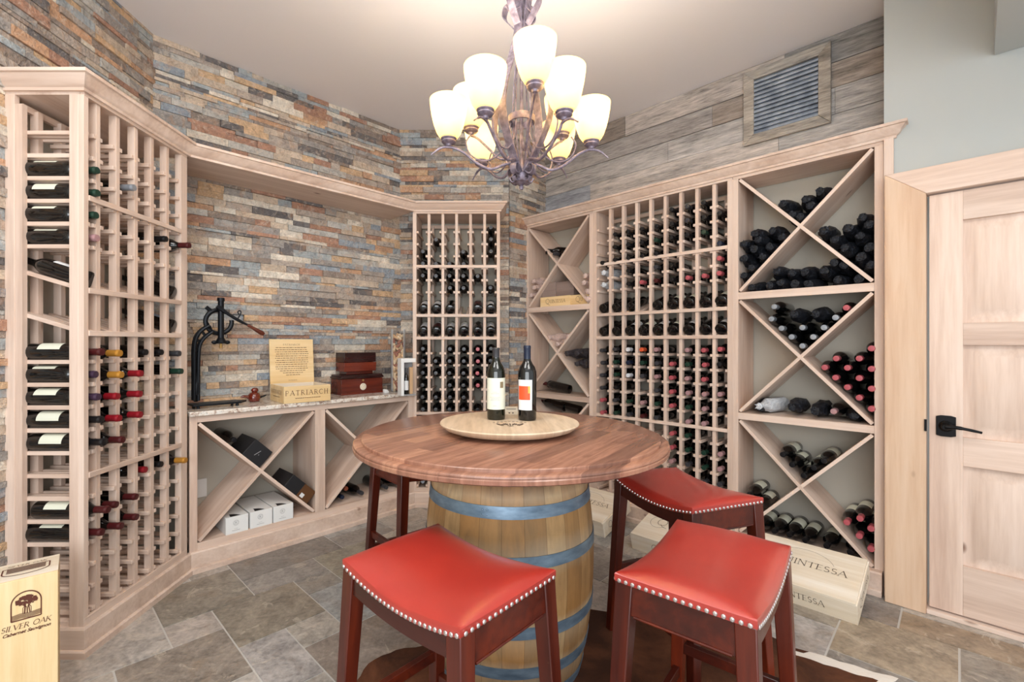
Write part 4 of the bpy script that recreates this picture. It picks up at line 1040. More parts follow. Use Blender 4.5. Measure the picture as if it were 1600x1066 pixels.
# ================================================================ crates
def tilted_crate(px, py, label, shift=0.):
    """shallow crate leaning its back edge on the plinth; (px, py): its bottom corner by the door end"""
    y_ = F*EYE/(py-CY); p = Vector(((px-CX)/F*y_, y_, 0))
    t = thing('wine_crate', label, 'crate', tuple(p), FE.rot, 'shallow lettered crates leaning on the plinth')
    L, Wd, H = .500, .355, .112; th = math.radians(15.5)
    T = Matrix.Rotation(th, 4, 'X')
    def bb(nm, m, *a, bev=.0012, **k):
        o = MB().box(*a).build(nm, m, t, bevel=bev, **k); o.rotation_euler = (th, 0, 0); return o
    bb('crate_side', 'crate_pine_x', -L, 0, 0, .011, 0, H-.009); bb('crate_side', 'crate_pine_x', -L, 0, Wd-.011, Wd, 0, H-.009)
    bb('crate_end', 'crate_pine_x', -.014, .0, .011, Wd-.011, 0, H-.009); bb('crate_end', 'crate_pine_x', -L, -L+.014, .011, Wd-.011, 0, H-.009)
    bb('crate_base', 'crate_pine_x', -L+.014, -.014, .011, Wd-.011, .002, .010)
    lid = bb('crate_lid', 'crate_pine_x', -L+.004, -.006, .0, Wd, H-.009, H)
    mb = MB(); m = face_mat((-L/2, Wd*.52, H+.0002), (1, 0, 0), (0, 1, 0))
    letters(mb, 'QUINTESSA', .043, 0.008, -.02, m, .10, first=1.5, bold=.8)
    stroke(mb, arc(-.005, .0, .14, .115, 20, 165, 24), .0014, m); stroke(mb, arc(-.14, .0, .055, .06, 60, 330, 20), .0018, m)
    o = mb.build('lettering', 'print_dark', lid); 
    mb = MB(); m = face_mat((-L/2, -.0002, H*.36), (1, 0, 0), (0, 0, 1)); letters(mb, 'QUINTESSA', .030, -.0, 0, m, .10, first=1.45, bold=.85)
    o = mb.build('lettering', 'print_dark', t); o.rotation_euler = (th, 0, 0)
    mb = MB(); m = face_mat((.0002, Wd/2, H*.36), (0, 1, 0), (0, 0, 1))
    letters(mb, 'QUINTESSA', .030, 0, 0, m, .10, first=1.45, bold=.85)
    o = mb.build('lettering', 'print_dark', t); o.rotation_euler = (th, 0, 0)
    return t
tilted_crate(1341, 978, 'tilted lettered crate leaning below the case beside the door')
c2 = Vector((.905, 2.965, 0))+FE.u*.50; tilted_crate(CX+F*c2.x/c2.y, CY+F*EYE/c2.y, 'tilted lettered crate seen behind the front legs of the middle stool')
tilted_crate(945, 841, 'tilted lettered crate half hidden behind the barrel')
# upright golden crate with an emblem, leaning in front of the slatted rack
FS = Frame(-1.515, 1.640, .755, .656)   # local x runs to the near end of the front; right end at 0
t = thing('wine_crate', 'upright golden pine crate with brown oak tree emblem beside the slatted rack', 'crate', tuple(FS.o), FS.rot)
CH = .503; L = .178; Dp = .175
MB().box(-L, 0, 0, .010, .0, CH-.0).build('crate_lid', 'golden_pine_z', t, bevel=.0015)
MB().box(-L, -L+.012, .010, Dp, 0, CH-.012).build('crate_side', 'golden_pine_z', t, bevel=.001); MB().box(-.012, 0, .010, Dp, 0, CH-.012).build('crate_side', 'golden_pine_z', t, bevel=.001)
MB().box(-L, 0, .010, Dp, CH-.013, CH).build('crate_end', 'crate_pine_x', t, bevel=.001); MB().box(-L+.012, -.012, .010, Dp, 0, .013).build('crate_end', 'crate_pine_x', t)
MB().box(-L+.012, -.012, Dp-.010, Dp, .013, CH-.013).build('crate_base', 'golden_pine_z', t)
def emblem(mb, m, k):
    outl = [(-.5, 0), (-.5, .62)]+arc(0, .62, .5, .42, 180, 0, 16)+[(.5, 0), (-.5, 0)]
    stroke(mb, [(x*k, y*k) for x, y in outl], .045*k, m)
    rr = random.Random(3)
    for _ in range(60):
        a = rr.uniform(0, 2*PI); q = rr.random()**.5; x, y = .36*q*math.cos(a), .70+.17*q*math.sin(a); s = rr.uniform(.03, .07)
        rect(mb, (x-s)*k, (x+s)*k, (y-s*.6)*k, (y+s*.6)*k, m @ Matrix.Translation((0, 0, .0001+.00001*_)))
    stroke(mb, [(-.06*k, .2*k), (-.03*k, .62*k)], .05*k, m); stroke(mb, [(.12*k, .2*k), (.06*k, .6*k)], .035*k, m); stroke(mb, [(0, .45*k), (-.2*k, .62*k)], .03*k, m); stroke(mb, [(.04*k, .45*k), (.22*k, .64*k)], .03*k, m)
    for i in range(9):
        y = .03+.022*i; stroke(mb, [(-.48*k, y*k), (-.2*k, (y+.03)*k), (.1*k, (y-.0)*k), (.48*k, (y+.04)*k)], .012*k, m)
    for x0, x1 in ((-.12, .02), (.04, .16)): stroke(mb, [(x0*k, .2*k), (x0*k, .42*k), ((x0+x1)/2*k, .5*k), (x1*k, .42*k), (x1*k, .2*k)], .02*k, m)
mb = MB(); m = face_mat((-.079, -.0003, .366), (1, 0, 0), (0, 0, 1)); emblem(mb, m @ Matrix.Diagonal((1, 1.22, 1, 1)), .073)
letters(mb, 'SILVER OAK', .0165, .0, -.029, m, .06, slant=.22, bold=1.1)
mb.build('emblem', 'print_brown', t, label='brown printed oak tree emblem and name')
fc = bpy.data.curves.new('lettering', 'FONT'); fc.body = 'Cabernet Sauvignon'; fc.size = .0145; fc.shear = .4; fc.align_x = 'CENTER'; fc.offset = .0004; fc.extrude = .0002
fo = bpy.data.objects.new('lettering', fc); COL.objects.link(fo); fc.materials.append(M['print_brown'])
fm = bpy.data.meshes.new_from_object(fo); bpy.data.objects.remove(fo); fo = obj('lettering', fm, t); fo.location = (-.078, -.0006, .366-.046); fo.rotation_euler = (PI/2, 0, 0)
mb = MB(); m = face_mat((-.085, .095, CH+.0003), (1, 0, 0), (0, 1, 0))
stroke(mb, [(-.06, .025), (-.06, -.02)]+arc(0, -.02, .06, .03, 180, 360, 12)+[(.06, .025), (-.06, .025)], .004, m)
for i in range(7): stroke(mb, [(-.05, .018-.006*i), (.05, .018-.006*i)], .0028, m)
letters(mb, 'SILVER OAK', .014, 0, .036, m, .06, slant=.2)
mb.build('emblem', 'print_brown', t)

# ================================================================ things on the counter
CT = .9153
def cpt(px, py, z=CT):
    y = F*(EYE-z)/(py-CY); return Vector(((px-CX)/F*y, y, z))
# hinged wooden box with upright inscribed lid
p = cpt(443.5, 631.5); q = cpt(516.5, 625.6); FBx = Frame(p.x, p.y, q.x-p.x, q.y-p.y); BW = (q-p).length
t = thing('presentation_box', 'open pale wooden box with inscribed upright lid on the granite counter', 'box', tuple(p), FBx.rot)
BD, BH = .30, .108
MB().box(0, BW, 0, .010, 0, BH).build('box_side', 'golden_pine_x', t, bevel=.001); MB().box(0, BW, BD-.010, BD, 0, BH).build('box_side', 'crate_pine_x', t, bevel=.001)
MB().box(0, .010, .010, BD-.010, 0, BH).build('box_end', 'golden_pine_x', t, bevel=.001); MB().box(BW-.010, BW, .010, BD-.010, 0, BH).build('box_end', 'crate_pine_x', t, bevel=.001)
MB().box(.010, BW-.010, .010, BD-.010, .001, .008).build('box_base', 'crate_pine_x', t)
lid = MB().box(.002, BW-.002, 0, .009, 0, .315).build('box_lid', 'golden_pine_x', t, bevel=.001); lid.location = (0, BD-.004, BH-.006); lid.rotation_euler = (-.09, 0, 0)
mb = MB(); m = face_mat((BW/2, -.0004, 0), (1, 0, 0), (0, 0, 1)); letters(mb, 'PATRIARCH', .012, 0, .270, m, .35)
rr = random.Random(5)
for i in range(14):
    z_ = .255-.0148*i; hw = .115 if i < 11 else .115-.022*(i-10); x = -hw+rr.uniform(0, .01)
    while x < hw-.01:
        l_ = rr.uniform(.006, .022); stroke(mb, [(x, z_), (min(x+l_, hw), z_)], .0034, m); x += l_+.004
letters(mb, 'PATRIARCH', .007, 0, .022, m, .2); mb.build('lettering', 'print_brown', lid)
mb = MB(); m = face_mat((BW/2+.0, -.0004, 0), (1, 0, 0), (0, 0, 1)); letters(mb, 'PATRIARCH', .031, 0, .050, m, .28)
for k in range(14): stroke(mb, [(-.08+.0118*k, .030), (-.072+.0118*k, .030)], .0045, m)
mb.build('lettering', 'print_brown', t)
mb = MB(); m = face_mat((-.0004, BD/2, 0), (0, -1, 0), (0, 0, 1)); letters(mb, 'PATRIARCH', .026, 0, .054, m, .2)
for k in range(12): stroke(mb, [(-.07+.0118*k, .036), (-.062+.0118*k, .036)], .004, m)
mb.build('lettering', 'print_brown', t)
# two humidors
p = cpt(533.5, 618.3)
FH = Frame(p.x, p.y, 1, 1)
t = thing('humidor', 'wide mahogany humidor with round dial, lower of the two boxes on the counter', 'box', tuple(p), FH.rot, 'wooden humidors on the counter')
MB().box(-.004, .354, -.004, .168, 0, .012).build('plinth', 'mahogany', t, bevel=.002)
MB().box(0, .35, 0, .165, .012, .118).build('body', 'mahogany', t, bevel=.002)
MB().box(-.006, .356, -.006, .170, .120, .134).build('lid', 'dark_mahogany', t, bevel=.003)
MB().prism([(-.006, .134), (.170, .134), (.158, .150), (.008, .150)], 'x', .0, .35).build('lid_top', 'dark_mahogany', t, bevel=.003)
MB().lathe([(.026, 0), (.026, .004), (.023, .006), (.0, .0062)], 28, mat=Matrix.Translation((.178, 0, .055)) @ Matrix.Rotation(PI/2, 4, 'X')).build('dial', 'dial_white', t, label='round cream hygrometer dial')
mb = MB(); m = face_mat((.178, -.0064, .055), (1, 0, 0), (0, 0, 1)); stroke(mb, arc(0, 0, .018, .018, 200, -20, 20), .0012, m); stroke(mb, [(0, 0), (.008, .011)], .0014, m); mb.build('dial_hand', 'print_dark', t)
MB().lathe([(.008, 0), (.008, .003), (.0, .003)], 16, mat=Matrix.Translation((.178, 0, .104)) @ Matrix.Rotation(PI/2, 4, 'X')).build('keyhole', 'brass', t)
t2 = thing('humidor', 'smaller mahogany humidor with near black lid, on top of the wide one', 'box', tuple(FH.w(.035, .02, CT+.1505)), FH.rot, 'wooden humidors on the counter')
MB().box(.02, .245, .01, .12, 0, .022).build('plinth', 'mahogany', t2, bevel=.002)
MB().prism([(0, .022), (.13, .022), (.133, .09), (-.005, .09)], 'x', -.003, .268).build('body', 'mahogany', t2, bevel=.002)
MB().box(-.003, .265, -.004, .134, .092, .165).build('lid', 'dark_mahogany', t2, bevel=.003)
# glass cylinder of corks
p = cpt(622, 611.5)
t = thing('cork_vase', 'tall clear glass cylinder heaped with wine corks on the counter', 'vase', (p.x, p.y, CT), 0)
vr = .060
MB().lathe([(.0, 0), (vr, 0), (vr, .50), (vr-.003, .50), (vr-.003, .008), (.0, .008)], 32, cap=False).build('glass_cylinder', 'vase_glass', t)
ck = MB().lathe([(.0102, 0), (.0112, .002), (.0112, .042), (.0102, .044)], 10)
CM = [ck.mesh('cork', [m_]) for m_ in ('cork', 'cork_pale', 'cork_wine')]
rr = random.Random(11); k = 0; placed = []
tries = 0
while k < 170 and tries < 6000:
    tries += 1
    zc = .022+.40*(k/170); 
    if k > 150: zc = .40+rr.uniform(0, .05)
    rad_ = (vr-.018)*math.sqrt(rr.random()); a = rr.uniform(0, 2*PI)
    if rr.random() < .65: rad_ = vr-.019
    c = Vector((rad_*math.cos(a), rad_*math.sin(a), zc))
    if any((c-q_).length < .0165 for q_ in placed[-26:]): 
        if tries % 9: continue
    placed.append(c)
    o = obj('wine_cork', CM[rr.choice((0, 0, 1, 1, 2))])
    # tangential or tilted so that it stays inside
    tang = Vector((-math.sin(a), math.cos(a), 0)); d = (tang*rr.uniform(-1, 1)+Vector((0, 0, rr.uniform(.15, 1)))).normalized()
    mtx = d.to_track_quat('Z', 'Y').to_matrix().to_4x4(); o.matrix_world = Matrix.Translation((p.x, p.y, CT)) @ Matrix.Translation(c-d*.022) @ mtx
    tag(o, 'wine cork among the loose heap inside the tall glass cylinder', 'cork', 'corks heaped in the glass cylinder'); k += 1
# picture frame stand with small bottle
p = cpt(627, 619); q = cpt(646, 616)
FP = Frame(p.x, p.y, 1, .55)
t = thing('display_stand', 'white and silver open display frame at the counter end beside the cork cylinder', 'stand', tuple(p), FP.rot)
MB().box(0, .022, 0, .09, 0, .275).build('frame_side', 'white_card', t, bevel=.002); MB().box(.022, .112, 0, .09, .245, .275).build('frame_top', 'white_card', t, bevel=.002)
MB().box(.022, .112, .08, .09, 0, .245).build('frame_back', 'print_grey', t); MB().box(.022, .112, .0, .08, 0, .008).build('frame_base', 'print_grey', t)
s_ = thing('miniature_bottle', 'small dark bottle with white label standing inside the open display frame', 'bottle', tuple(FP.w(.050, .038, CT+.0082)), FP.rot)
MB().lathe([(.017, 0), (.018, .003), (.018, .115), (.014, .135), (.008, .150), (.008, .195)], 16).build('glass_body', 'black_glass', s_)
MB().lathe([(.0183, .03), (.0183, .10)], 12, a0=-PI/2-1.2, a1=-PI/2+1.2, cap=False).build('label', 'paper_white', s_)
s_ = thing('boxed_corkscrew', 'slim brown card box standing beside the miniature bottle in the frame', 'box', tuple(FP.w(.086, .038, CT+.0082)), FP.rot)
MB().box(-.012, .012, -.012, .012, 0, .20).build('carton', 'cork', s_, bevel=.001)
p = cpt(603, 614)
MB().prism([(-.02, 0), (.02, 0), (.02, .012), (.008, .026), (-.016, .030), (-.02, .022)], 'y', -.014, .014).build('ceramic_dish', 'plastic_white', loc=p, rotz=.7, bevel=.003)
tag(bpy.data.objects['ceramic_dish'], 'tiny white ceramic piece between the wide humidor and cork cylinder', 'ornament')
# lever corkscrew press of black cast iron
p0 = FB.w(.055, .155, CT); 
def PB(px, py): return FB.at(px, py, .155)
t = thing('corkscrew_press', 'black cast iron lever wine opener with wooden handle on the counter', 'corkscrew', tuple(FB.w(0, .155, 0)), FB.rot)
def P3(px, py, dy=0):
    x, z = PB(px, py); return (x, dy, z)
base = [P3(300, 632), P3(372, 629)]
bx0, bx1 = base[0][0], base[1][0]
mb = MB(); mb.prism([(bx0-.01, -.065), (bx1, -.065), (bx1+.05, 0), (bx1, .065), (bx0-.01, .065)], 'z', CT+.014, CT+.026)
for x in (bx0+.02, bx1-.02):
    for y in (-.05, .05): mb.lathe([(.010, CT), (.008, CT+.015)], 10, mat=Matrix.Translation((x, y, 0)))
mb.build('base_plate', 'iron_black', t, bevel=.003)
colm = [P3(303, 626), P3(303, 580), P3(303, 548), P3(306, 528), P3(315, 516), P3(327, 509)]
inner = [P3(309, 626), P3(309, 580), P3(310, 550), P3(313, 536), P3(321, 526), P3(331, 519)]
mb = MB()
for s in (-.018, .018):
    mb.tube([(a, s, c) for a, _, c in colm], .010, 8); mb.tube([(a, s, c) for a, _, c in inner], .009, 8)
for (a, _, c), (d, _, e) in zip(colm, inner):
    mb.tube([(a, 0, c), (d, 0, e)], .008, 8, smooth=0)
mb.tube([(x_*.5+y_*.5, 0, z_*.5+w_*.5) for (x_, _, z_), (y_, _, w_) in zip(colm[:3], inner[:3])], .007, 8)
xs, zs_ = PB(306, 618); xe, ze = PB(306, 585)
mb.lathe([(.012, 0), (.016, .01), (.016, .07), (.008, .10), (.006, .13)], 12, mat=Matrix.Translation((xs, -.012, zs_)))
mb.build('column', 'iron_black', t)
cxr, czr = PB(342, 503); mb = MB()
ring = [(cxr+.072*math.cos(a), 0, czr+.072*math.sin(a)) for a in [D2(20+k*300/20+50) for k in range(21)]]
mb.tube(ring, .0135, 8, smooth=2); mb.tube([(cxr-.07, 0, czr-.0), P3(327, 512)], .010, 8)
mb.tube([P3(322, 480), P3(330, 486)], .012, 8)
mb.build('gear_ring', 'iron_black', t)
xt, zt1 = PB(343.5, 466); _, zt0 = PB(343.5, 535)
mb = MB().lathe([(.017, zt0), (.017, zt1-.02), (.021, zt1-.02), (.021, zt1)], 14, mat=Matrix.Translation((xt, -.022, 0)))
mb.build('plunger', 'iron_black', t)
mb = MB(); mb.lathe([(.030, zt0-.008), (.034, zt0-.002), (.022, zt0+.02), (.014, zt0+.03)], 16, mat=Matrix.Translation((xt, -.022, 0)))
for s in (-1, 1): mb.ball((xt+s*.035, -.022, zt0), (.018, .010, .012), seg=8)
mb.build('clamp', 'iron_black', t)
MB().lathe([(.008, zt0-.035), (.008, zt0-.006)], 10, mat=Matrix.Translation((xt, -.022, 0))).build('guide_sleeve', 'brass', t)
a1, a2, a3 = P3(336, 479), P3(362, 497), P3(384, 509)
lv = MB().tube([(a1[0], -.040, a1[2]), (a2[0], -.045, a2[2]), (a3[0], -.052, a3[2])], [.013, .010, .007], 8).build('lever', 'iron_black', t)
h1, h2 = P3(382, 508), P3(408, 523)
mb = MB(); d = Vector((h2[0]-h1[0], -.004, h2[2]-h1[2])); mt = Matrix.Translation((h1[0], -.052, h1[2])) @ d.to_track_quat('Z', 'Y').to_matrix().to_4x4(); Lh = d.length
mb.lathe([(.006, 0), (.010, Lh*.1), (.008, Lh*.2), (.012, Lh*.5), (.015, Lh*.85), (.010, Lh*.98), (.003, Lh)], 14, mat=mt); mb.build('handle', 'handle_wood', lv)
MB().tube([P3(371, 492, -.03), P3(369, 488, -.03), P3(372, 486, -.03), P3(374, 489, -.03), P3(369, 499, -.03)], .004, 6).build('thumb_loop', 'iron_black', t)
# small glazed red brown jug
p = cpt(397, 629)+Vector((-.02, .04, 0))
t = thing('ceramic_pipe', 'small glossy red brown carved piece between the iron press and open box', 'ornament', (p.x, p.y, CT), FB.rot)
MB().lathe([(.026, 0), (.034, .006), (.040, .028), (.036, .048), (.024, .060), (.010, .066)], 20).build('bowl', 'ceramic_red', t)
MB().ball((.004, 0, .076), (.024, .020, .017), seg=12).build('knob', 'ceramic_red', t)
MB().tube([(-.028, 0, .030), (-.060, 0, .040), (-.082, 0, .034)], [.012, .009, .006], 10).build('spout', 'ceramic_red', t)
MB().tube([(.034, 0, .026), (.055, 0, .030), (.078, 0, .038)], [.008, .005, .004], 8).build('stem', 'iron_black', t)

# ---------------------------------------------------------------- inside the low cabinet
zf = ZB+.0005
for i, (pl, pr, nm) in enumerate([(352.6, 388.6, 'beside the outlet plate'), (391, 426, 'middle one of three'), (427.4, 458.7, 'under the descending board')]):
    xa, xb = FB.at(pl, 820, .0)[0]+.001, FB.at(pr, 820, .0)[0]-.001
    t = thing('gift_box', f'white wine gift box with round crest on the cabinet floor, {nm}', 'box', tuple(FB.w(xa, .003, zf)), FB.rot, 'white gift boxes in the low cabinet')
    w = xb-xa; h = .100
    MB().box(0, w, 0, .33, 0, h).build('carton', 'white_card', t, bevel=.001)
    mb = MB(); m = face_mat((w*.45, -.0004, h*.62), (1, 0, 0), (0, 0, 1)); stroke(mb, arc(0, 0, .015, .015, 0, 360, 24), .0014, m); stroke(mb, arc(0, 0, .011, .011, 0, 360, 20), .0008, m)
    stroke(mb, [(-.004, -.006), (-.004, .006), (.004, .003), (-.003, 0), (.005, -.006)], .0016, m)
    stroke(mb, [(-.010, -.034), (.010, -.034)], .0012, m); stroke(mb, [(-.022, -.044), (.022, -.044)], .002, m); mb.build('crest', 'print_grey', t)
    mb = MB(); m = face_mat((w*.45, .03, h+.0004), (1, 0, 0), (0, 1, 0))
    n_ = len(mb.v); mb.v += [m @ Vector(q_) for q_ in ((-.030, -.022, 0), (.028, -.022, 0), (.010, .006, 0), (0, .018, 0), (-.022, .03, 0), (-.026, .0, 0))]; mb.face(range(n_, n_+6)); mb.build('printed_motif', 'black_card', t)
def diag_box(c, sz, ang, y0, dep, name, label, mat='black_card'):
    x, z = FB.at(*c, y0); t = thing(name, label, 'box', tuple(FB.w(x, y0, z)), FB.rot)
    o = MB().box(-sz[0]/2, sz[0]/2, 0, dep, -sz[1]/2, sz[1]/2).build('carton', mat, t, bevel=.0015); o.rotation_euler = (0, ang, 0); return t, o
dx = bx[1]-bx[0]; dz = ZT-ZB; dg = math.atan2(dz, dx)
# black box in the V, its lower edge on the descending board
def on_board(s, up, desc=True):     # point at fraction s along the descending board of the first bay, raised by up
    p = Vector((bx[0]+dx*s, ZT-dz*s)); n = Vector((math.sin(dg), math.cos(dg))); return p+n*(up+.0095)
c = on_board(.405, .058); 
t = thing('gift_box', 'charcoal gift box leaning in the upper wedge of the cross shelves', 'box', tuple(FB.w(c.x, .01, c.y)), FB.rot)
o = MB().box(-.070, .070, 0, .26, -.0575, .0575).build('carton', 'black_card', t, bevel=.0015); o.rotation_euler = (0, dg, 0)
mb = MB(); m = face_mat((0, -.0005, 0), (1, 0, 0), (0, 0, 1)) ; stroke(mb, [(-.022, .002), (.022, .002)], .004, m); stroke(mb, [(-.003, -.012), (.003, -.012)], .004, m)
q_ = mb.build('printed_line', 'print_grey', o); q_.rotation_euler = (0, -2*dg+.35, 0)
c = on_board(.245, .0385)
bottle(lie(FB, c.x, .34, c.y, True), 'large dark bottle lying behind the charcoal gift box in the low cabinet', 'black', kind='burg', group='bottles in the low cabinet')
c = on_board(.80, .046)
t = thing('gift_box', 'black gift box with brown label on the descending board of low cabinet', 'box', tuple(FB.w(c.x, .004, c.y)), FB.rot)
o = MB().box(-.105, .105, 0, .24, -.045, .045).build('carton', 'black_card', t, bevel=.0015); o.rotation_euler = (0, dg, 0)
MB().box(.004, .104, -.0012, .0002, -.044, .044).build('printed_panel', 'copper_card', o); MB().box(.022, .050, -.0022, -.0008, -.036, -.010).build('white_sticker', 'paper_white', o)
for i, (px, py, cap, d, kind, lab) in enumerate([(565.7, 775, 'charcoal', .03, 'bord', 'bare dark bottle on the cabinet floor, beyond the red-capped one'), (541, 774, 'copper', .05, 'bord', 'copper-capped bottle at the foot of the second bay rising board'),
                                          (535, 786, 'navy', .05, 'bord', 'navy-capped bottle wedged lowest in the second bay of the low cabinet'), (604, 764, 'charcoal', .02, 'bord', 'dark bottle on cabinet floor seen between the tucked stool legs'), (621, 760, 'charcoal', .04, 'bord', 'dark bottle on cabinet floor beside the far stile')]):
    x, z = FB.at(px, py, d); zz_ = ZB+.0385 if i != 1 else ZB+.0385+.055
    bottle(lie(FB, x, d+.30, zz_, True, yaw=.0), lab, cap, group='bottles in the low cabinet')
dx2 = bx[3]-bx[2]; dg2 = math.atan2(dz, dx2); s = .40; pp_ = Vector((bx[2]+dx2*s, ZT-dz*s))+Vector((math.sin(dg2), math.cos(dg2)))*.052
wrapped(lie(FB, pp_.x, .34, pp_.y, False), 'black_tissue', 'black wrapped bottle in the upper wedge of the second cabinet bay', 'bottles in the low cabinet')
# silver foil wrapped pair in the wide rack
for k, (r_) in enumerate((5, 6)):
    x = (.7375+upE[0])/2; z = SL_TOP[r_-1]+.012+.034
    wrapped(lie(FE, x, .285, z, True), 'white_tissue', f'white foil wrapped bottle, {("upper", "lower")[k]} of two by the narrow case in wide rack', 'pale wrapped bottles')
# box stack in the narrow case
x0_, z0_ = atL(180, 930, .03); x1_, _ = atL(470, 905, .03)
t = thing('wine_box', 'pale wooden box with branded lettering on the shelf of the narrow case', 'box', tuple(FE.w(x0_, .035, 1.6205)), FE.rot)
MB().box(0, x1_-x0_, 0, .22, 0, .085).build('carton', 'golden_pine_x', t, bevel=.001)
MB().box(x1_-x0_, x1_-x0_+.19, .01, .21, 0, .083).build('extension', 'golden_pine_x', t, bevel=.001)
wv_ = x1_-x0_
mb = MB(); m = face_mat((wv_/2, -.0005, .030), (1, 0, 0), (0, 0, 1)); letters(mb, 'QUINTESSA', .028, 0, 0, m, .06, first=1.5, bold=.9); mb.build('lettering', 'print_brown', t)
mb = MB(); m = face_mat((wv_+.10, .0094, .030), (1, 0, 0), (0, 0, 1)); letters(mb, 'QU', .028, -.02, 0, m, .06, first=1.5, bold=.9); mb.build('lettering', 'print_brown', t)
xb_, zb_ = atL(178, 795, .03); xc_, _ = atL(300, 790, .03)
t = thing('storage_box', 'grey brown wooden box lying on top of the branded pale box', 'box', tuple(FE.w(xb_+.01, .045, 1.7065)), FE.rot)
MB().box(0, .155, 0, .20, 0, .125).build('carton', 'grey_wood', t, bevel=.002)
MB().box(.156, .34, .005, .20, 0, .120).build('carton', 'grey_wood', t, bevel=.002)

# ================================================================ chandelier
HX, HY = .135, 1.98
ch = thing('chandelier', 'nine light wrought iron chandelier with glowing amber glass shades', 'chandelier', (HX, HY, 0), 0)
def shade(x, y, z, big=1.):
    s = obj('lamp_shade', None)
    pr = [(.024, .012), (.036, .022), (.052, .046), (.064, .080), (.073, .120), (.079, .158), (.081, .182)]
    inn = [(r-.003, q) for r, q in pr[::-1]]
    me = ME.get('shade') or MB().lathe([(a*big, b*big) for a, b in pr+inn], 32, cap=False).mesh('lamp_shade', ['amber_shade']); ME['shade'] = me
    s.data = None
    bpy.data.objects.remove(s)
    s = obj('lamp_shade', me, ch); s.location = (x, y, z)
    me = ME.get('cup') or MB().lathe([(.0, -.012), (.010, -.012), (.014, -.004), (.026, .0), (.031, .006), (.031, .010), (.027, .013), (.033, .018), (.034, .024), (.030, .026)], 24, cap=False).mesh('shade_cup', ['pewter_iron']); ME['cup'] = me
    c = obj('shade_cup', me, ch); c.location = (x, y, z)
    me = ME.get('bulb') or MB().ball((0, 0, .085), (.022, .022, .030), seg=14).mesh('bulb', ['bulb_glow']); ME['bulb'] = me
    b = obj('bulb', me, s)
    l = bpy.data.lights.new('bulb_light', 'POINT'); l.energy = 4.8; l.color = (1, .915, .81); l.shadow_soft_size = .03
    o = bpy.data.objects.new('bulb_light', l); COL.objects.link(o); o.parent = s; o.location = (0, 0, .125)
ZA = EYE+.836; ZB2 = EYE+.925
low = [(180, .308), (5, .303), (238, .285), (302, .272), (125.5, .300), (49, .290)]
for a, r in low:
    a = D2(a); ux, uy = math.cos(a), math.sin(a)
    shade(r*ux, r*uy, ZA+.012)
    P = lambda rr, z: (rr*ux, rr*uy, z)
    MB().tube([P(.018, 2.03), P(.04, 2.062), P(.075, 2.058), P(.13, 2.040), P(.19, 2.066), P(.245, 2.110), P(r-.01, 2.132), P(r+.035, 2.128), P(r+.075, 2.100)], [.0065, .0065, .0065, .006, .006, .006, .006, .005, .003], 8, smooth=4).build('arm', 'pewter_iron', ch)
    MB().tube([P(.045, 2.235), P(.06, 2.16), P(.105, 2.095), P(.165, 2.075), P(.215, 2.10), P(.235, 2.15), P(.215, 2.185)], .0035, 6, smooth=4).build('scroll_rod', 'pewter_iron', ch)
for a, r in [(277, .262), (157, .235), (37, .245)]:
    a = D2(a); ux, uy = math.cos(a), math.sin(a); P = lambda rr, z: (rr*ux, rr*uy, z)
    shade(r*ux, r*uy, ZB2+.012)
    MB().tube([P(.03, 2.15), P(.055, 2.10), P(.10, 2.10), P(.155, 2.155), P(r-.03, 2.205), P(r, 2.222)], .0055, 8, smooth=4).build('arm', 'pewter_iron', ch)
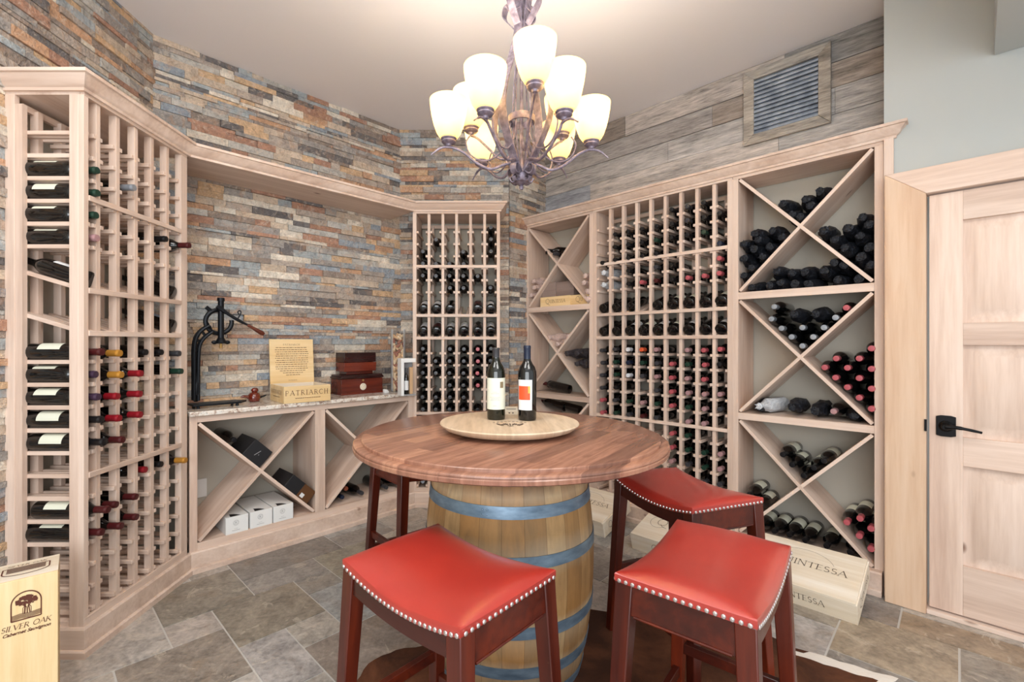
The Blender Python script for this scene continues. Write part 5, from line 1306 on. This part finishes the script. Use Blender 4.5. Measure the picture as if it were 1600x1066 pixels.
for k in range(4):
    a = D2(45+90*k+8); ux, uy = math.cos(a), math.sin(a); P = lambda rr, z: (rr*ux, rr*uy, z)
    MB().tube([P(.020, 2.02), P(.050, 2.06), P(.110, 2.16), P(.142, 2.25), P(.120, 2.37), P(.062, 2.51), P(.030, 2.60), P(.024, 2.65), P(.040, 2.76), P(.046, 2.82), P(.030, 2.87), P(.012, 2.88)], 0, smooth=5, flat=(.0025, .0185, (-uy, ux, 0))).build('strap', 'pewter_iron', ch)
    MB().tube([P(.030, 2.64), P(.060, 2.675), P(.088, 2.715), P(.080, 2.752), P(.055, 2.755), P(.036, 2.735), P(.036, 2.70)], 0, smooth=5, flat=(.0022, .016, (-uy, ux, 0))).build('ribbon_loop', 'pewter_iron', ch)
    MB().tube([P(.020, 2.03), P(.045, 2.01), P(.062, 2.022), P(.060, 2.045), P(.044, 2.05), P(.036, 2.036)], 0, smooth=5, flat=(.0022, .014, (-uy, ux, 0))).build('bottom_scroll', 'pewter_iron', ch)
    MB().tube([P(.010, 2.64), P(.020, 2.56), P(.036, 2.42), P(.045, 2.25), P(.030, 2.12), P(.012, 2.04)], .004, 6, smooth=4).build('rod', 'pewter_iron', ch)
MB().lathe([(.052, 2.232), (.056, 2.234), (.056, 2.262), (.052, 2.264), (.050, 2.262), (.050, 2.234), (.052, 2.232)], 32, cap=False).build('band', 'pewter_iron', ch)
MB().lathe([(.0, 1.950), (.006, 1.952), (.010, 1.962), (.006, 1.970), (.014, 1.976), (.030, 1.984), (.034, 1.994), (.018, 2.004), (.024, 2.02), (.016, 2.045), (.008, 2.06), (.007, 2.62), (.020, 2.63), (.022, 2.66), (.010, 2.67), (.006, 2.86), (.0, 2.87)], 20, cap=False).build('central_stem', 'pewter_iron', ch)
mb = MB()
for k in range(8):
    a = D2(45*k); mb.tube([(.018*math.cos(a), .018*math.sin(a), 1.990), (.040*math.cos(a), .040*math.sin(a), 1.982), (.050*math.cos(a), .050*math.sin(a), 1.998)], 0, smooth=3, flat=(.002, .009, (-math.sin(a), math.cos(a), 0)))
mb.build('leaf_finial', 'pewter_iron', ch)
mb = MB(); z = 2.865; k = 0
while z < CEIL-.05:
    m = Matrix.Translation((0, 0, z+.016)) @ Matrix.Rotation(PI/2*(k % 2), 4, 'Z')
    mb.tube([(.009*math.cos(q), 0, .019*math.sin(q)) for q in [2*PI*i/12 for i in range(13)]], .0025, 6, smooth=0, mat=m); z += .030; k += 1
mb.build('chain', 'pewter_iron', ch)
MB().lathe([(.0, CEIL-.045), (.012, CEIL-.045), (.02, CEIL-.03), (.055, CEIL-.02), (.062, CEIL-.001), (.0, CEIL-.001)], 28, cap=False).build('ceiling_canopy', 'pewter_iron', ch)
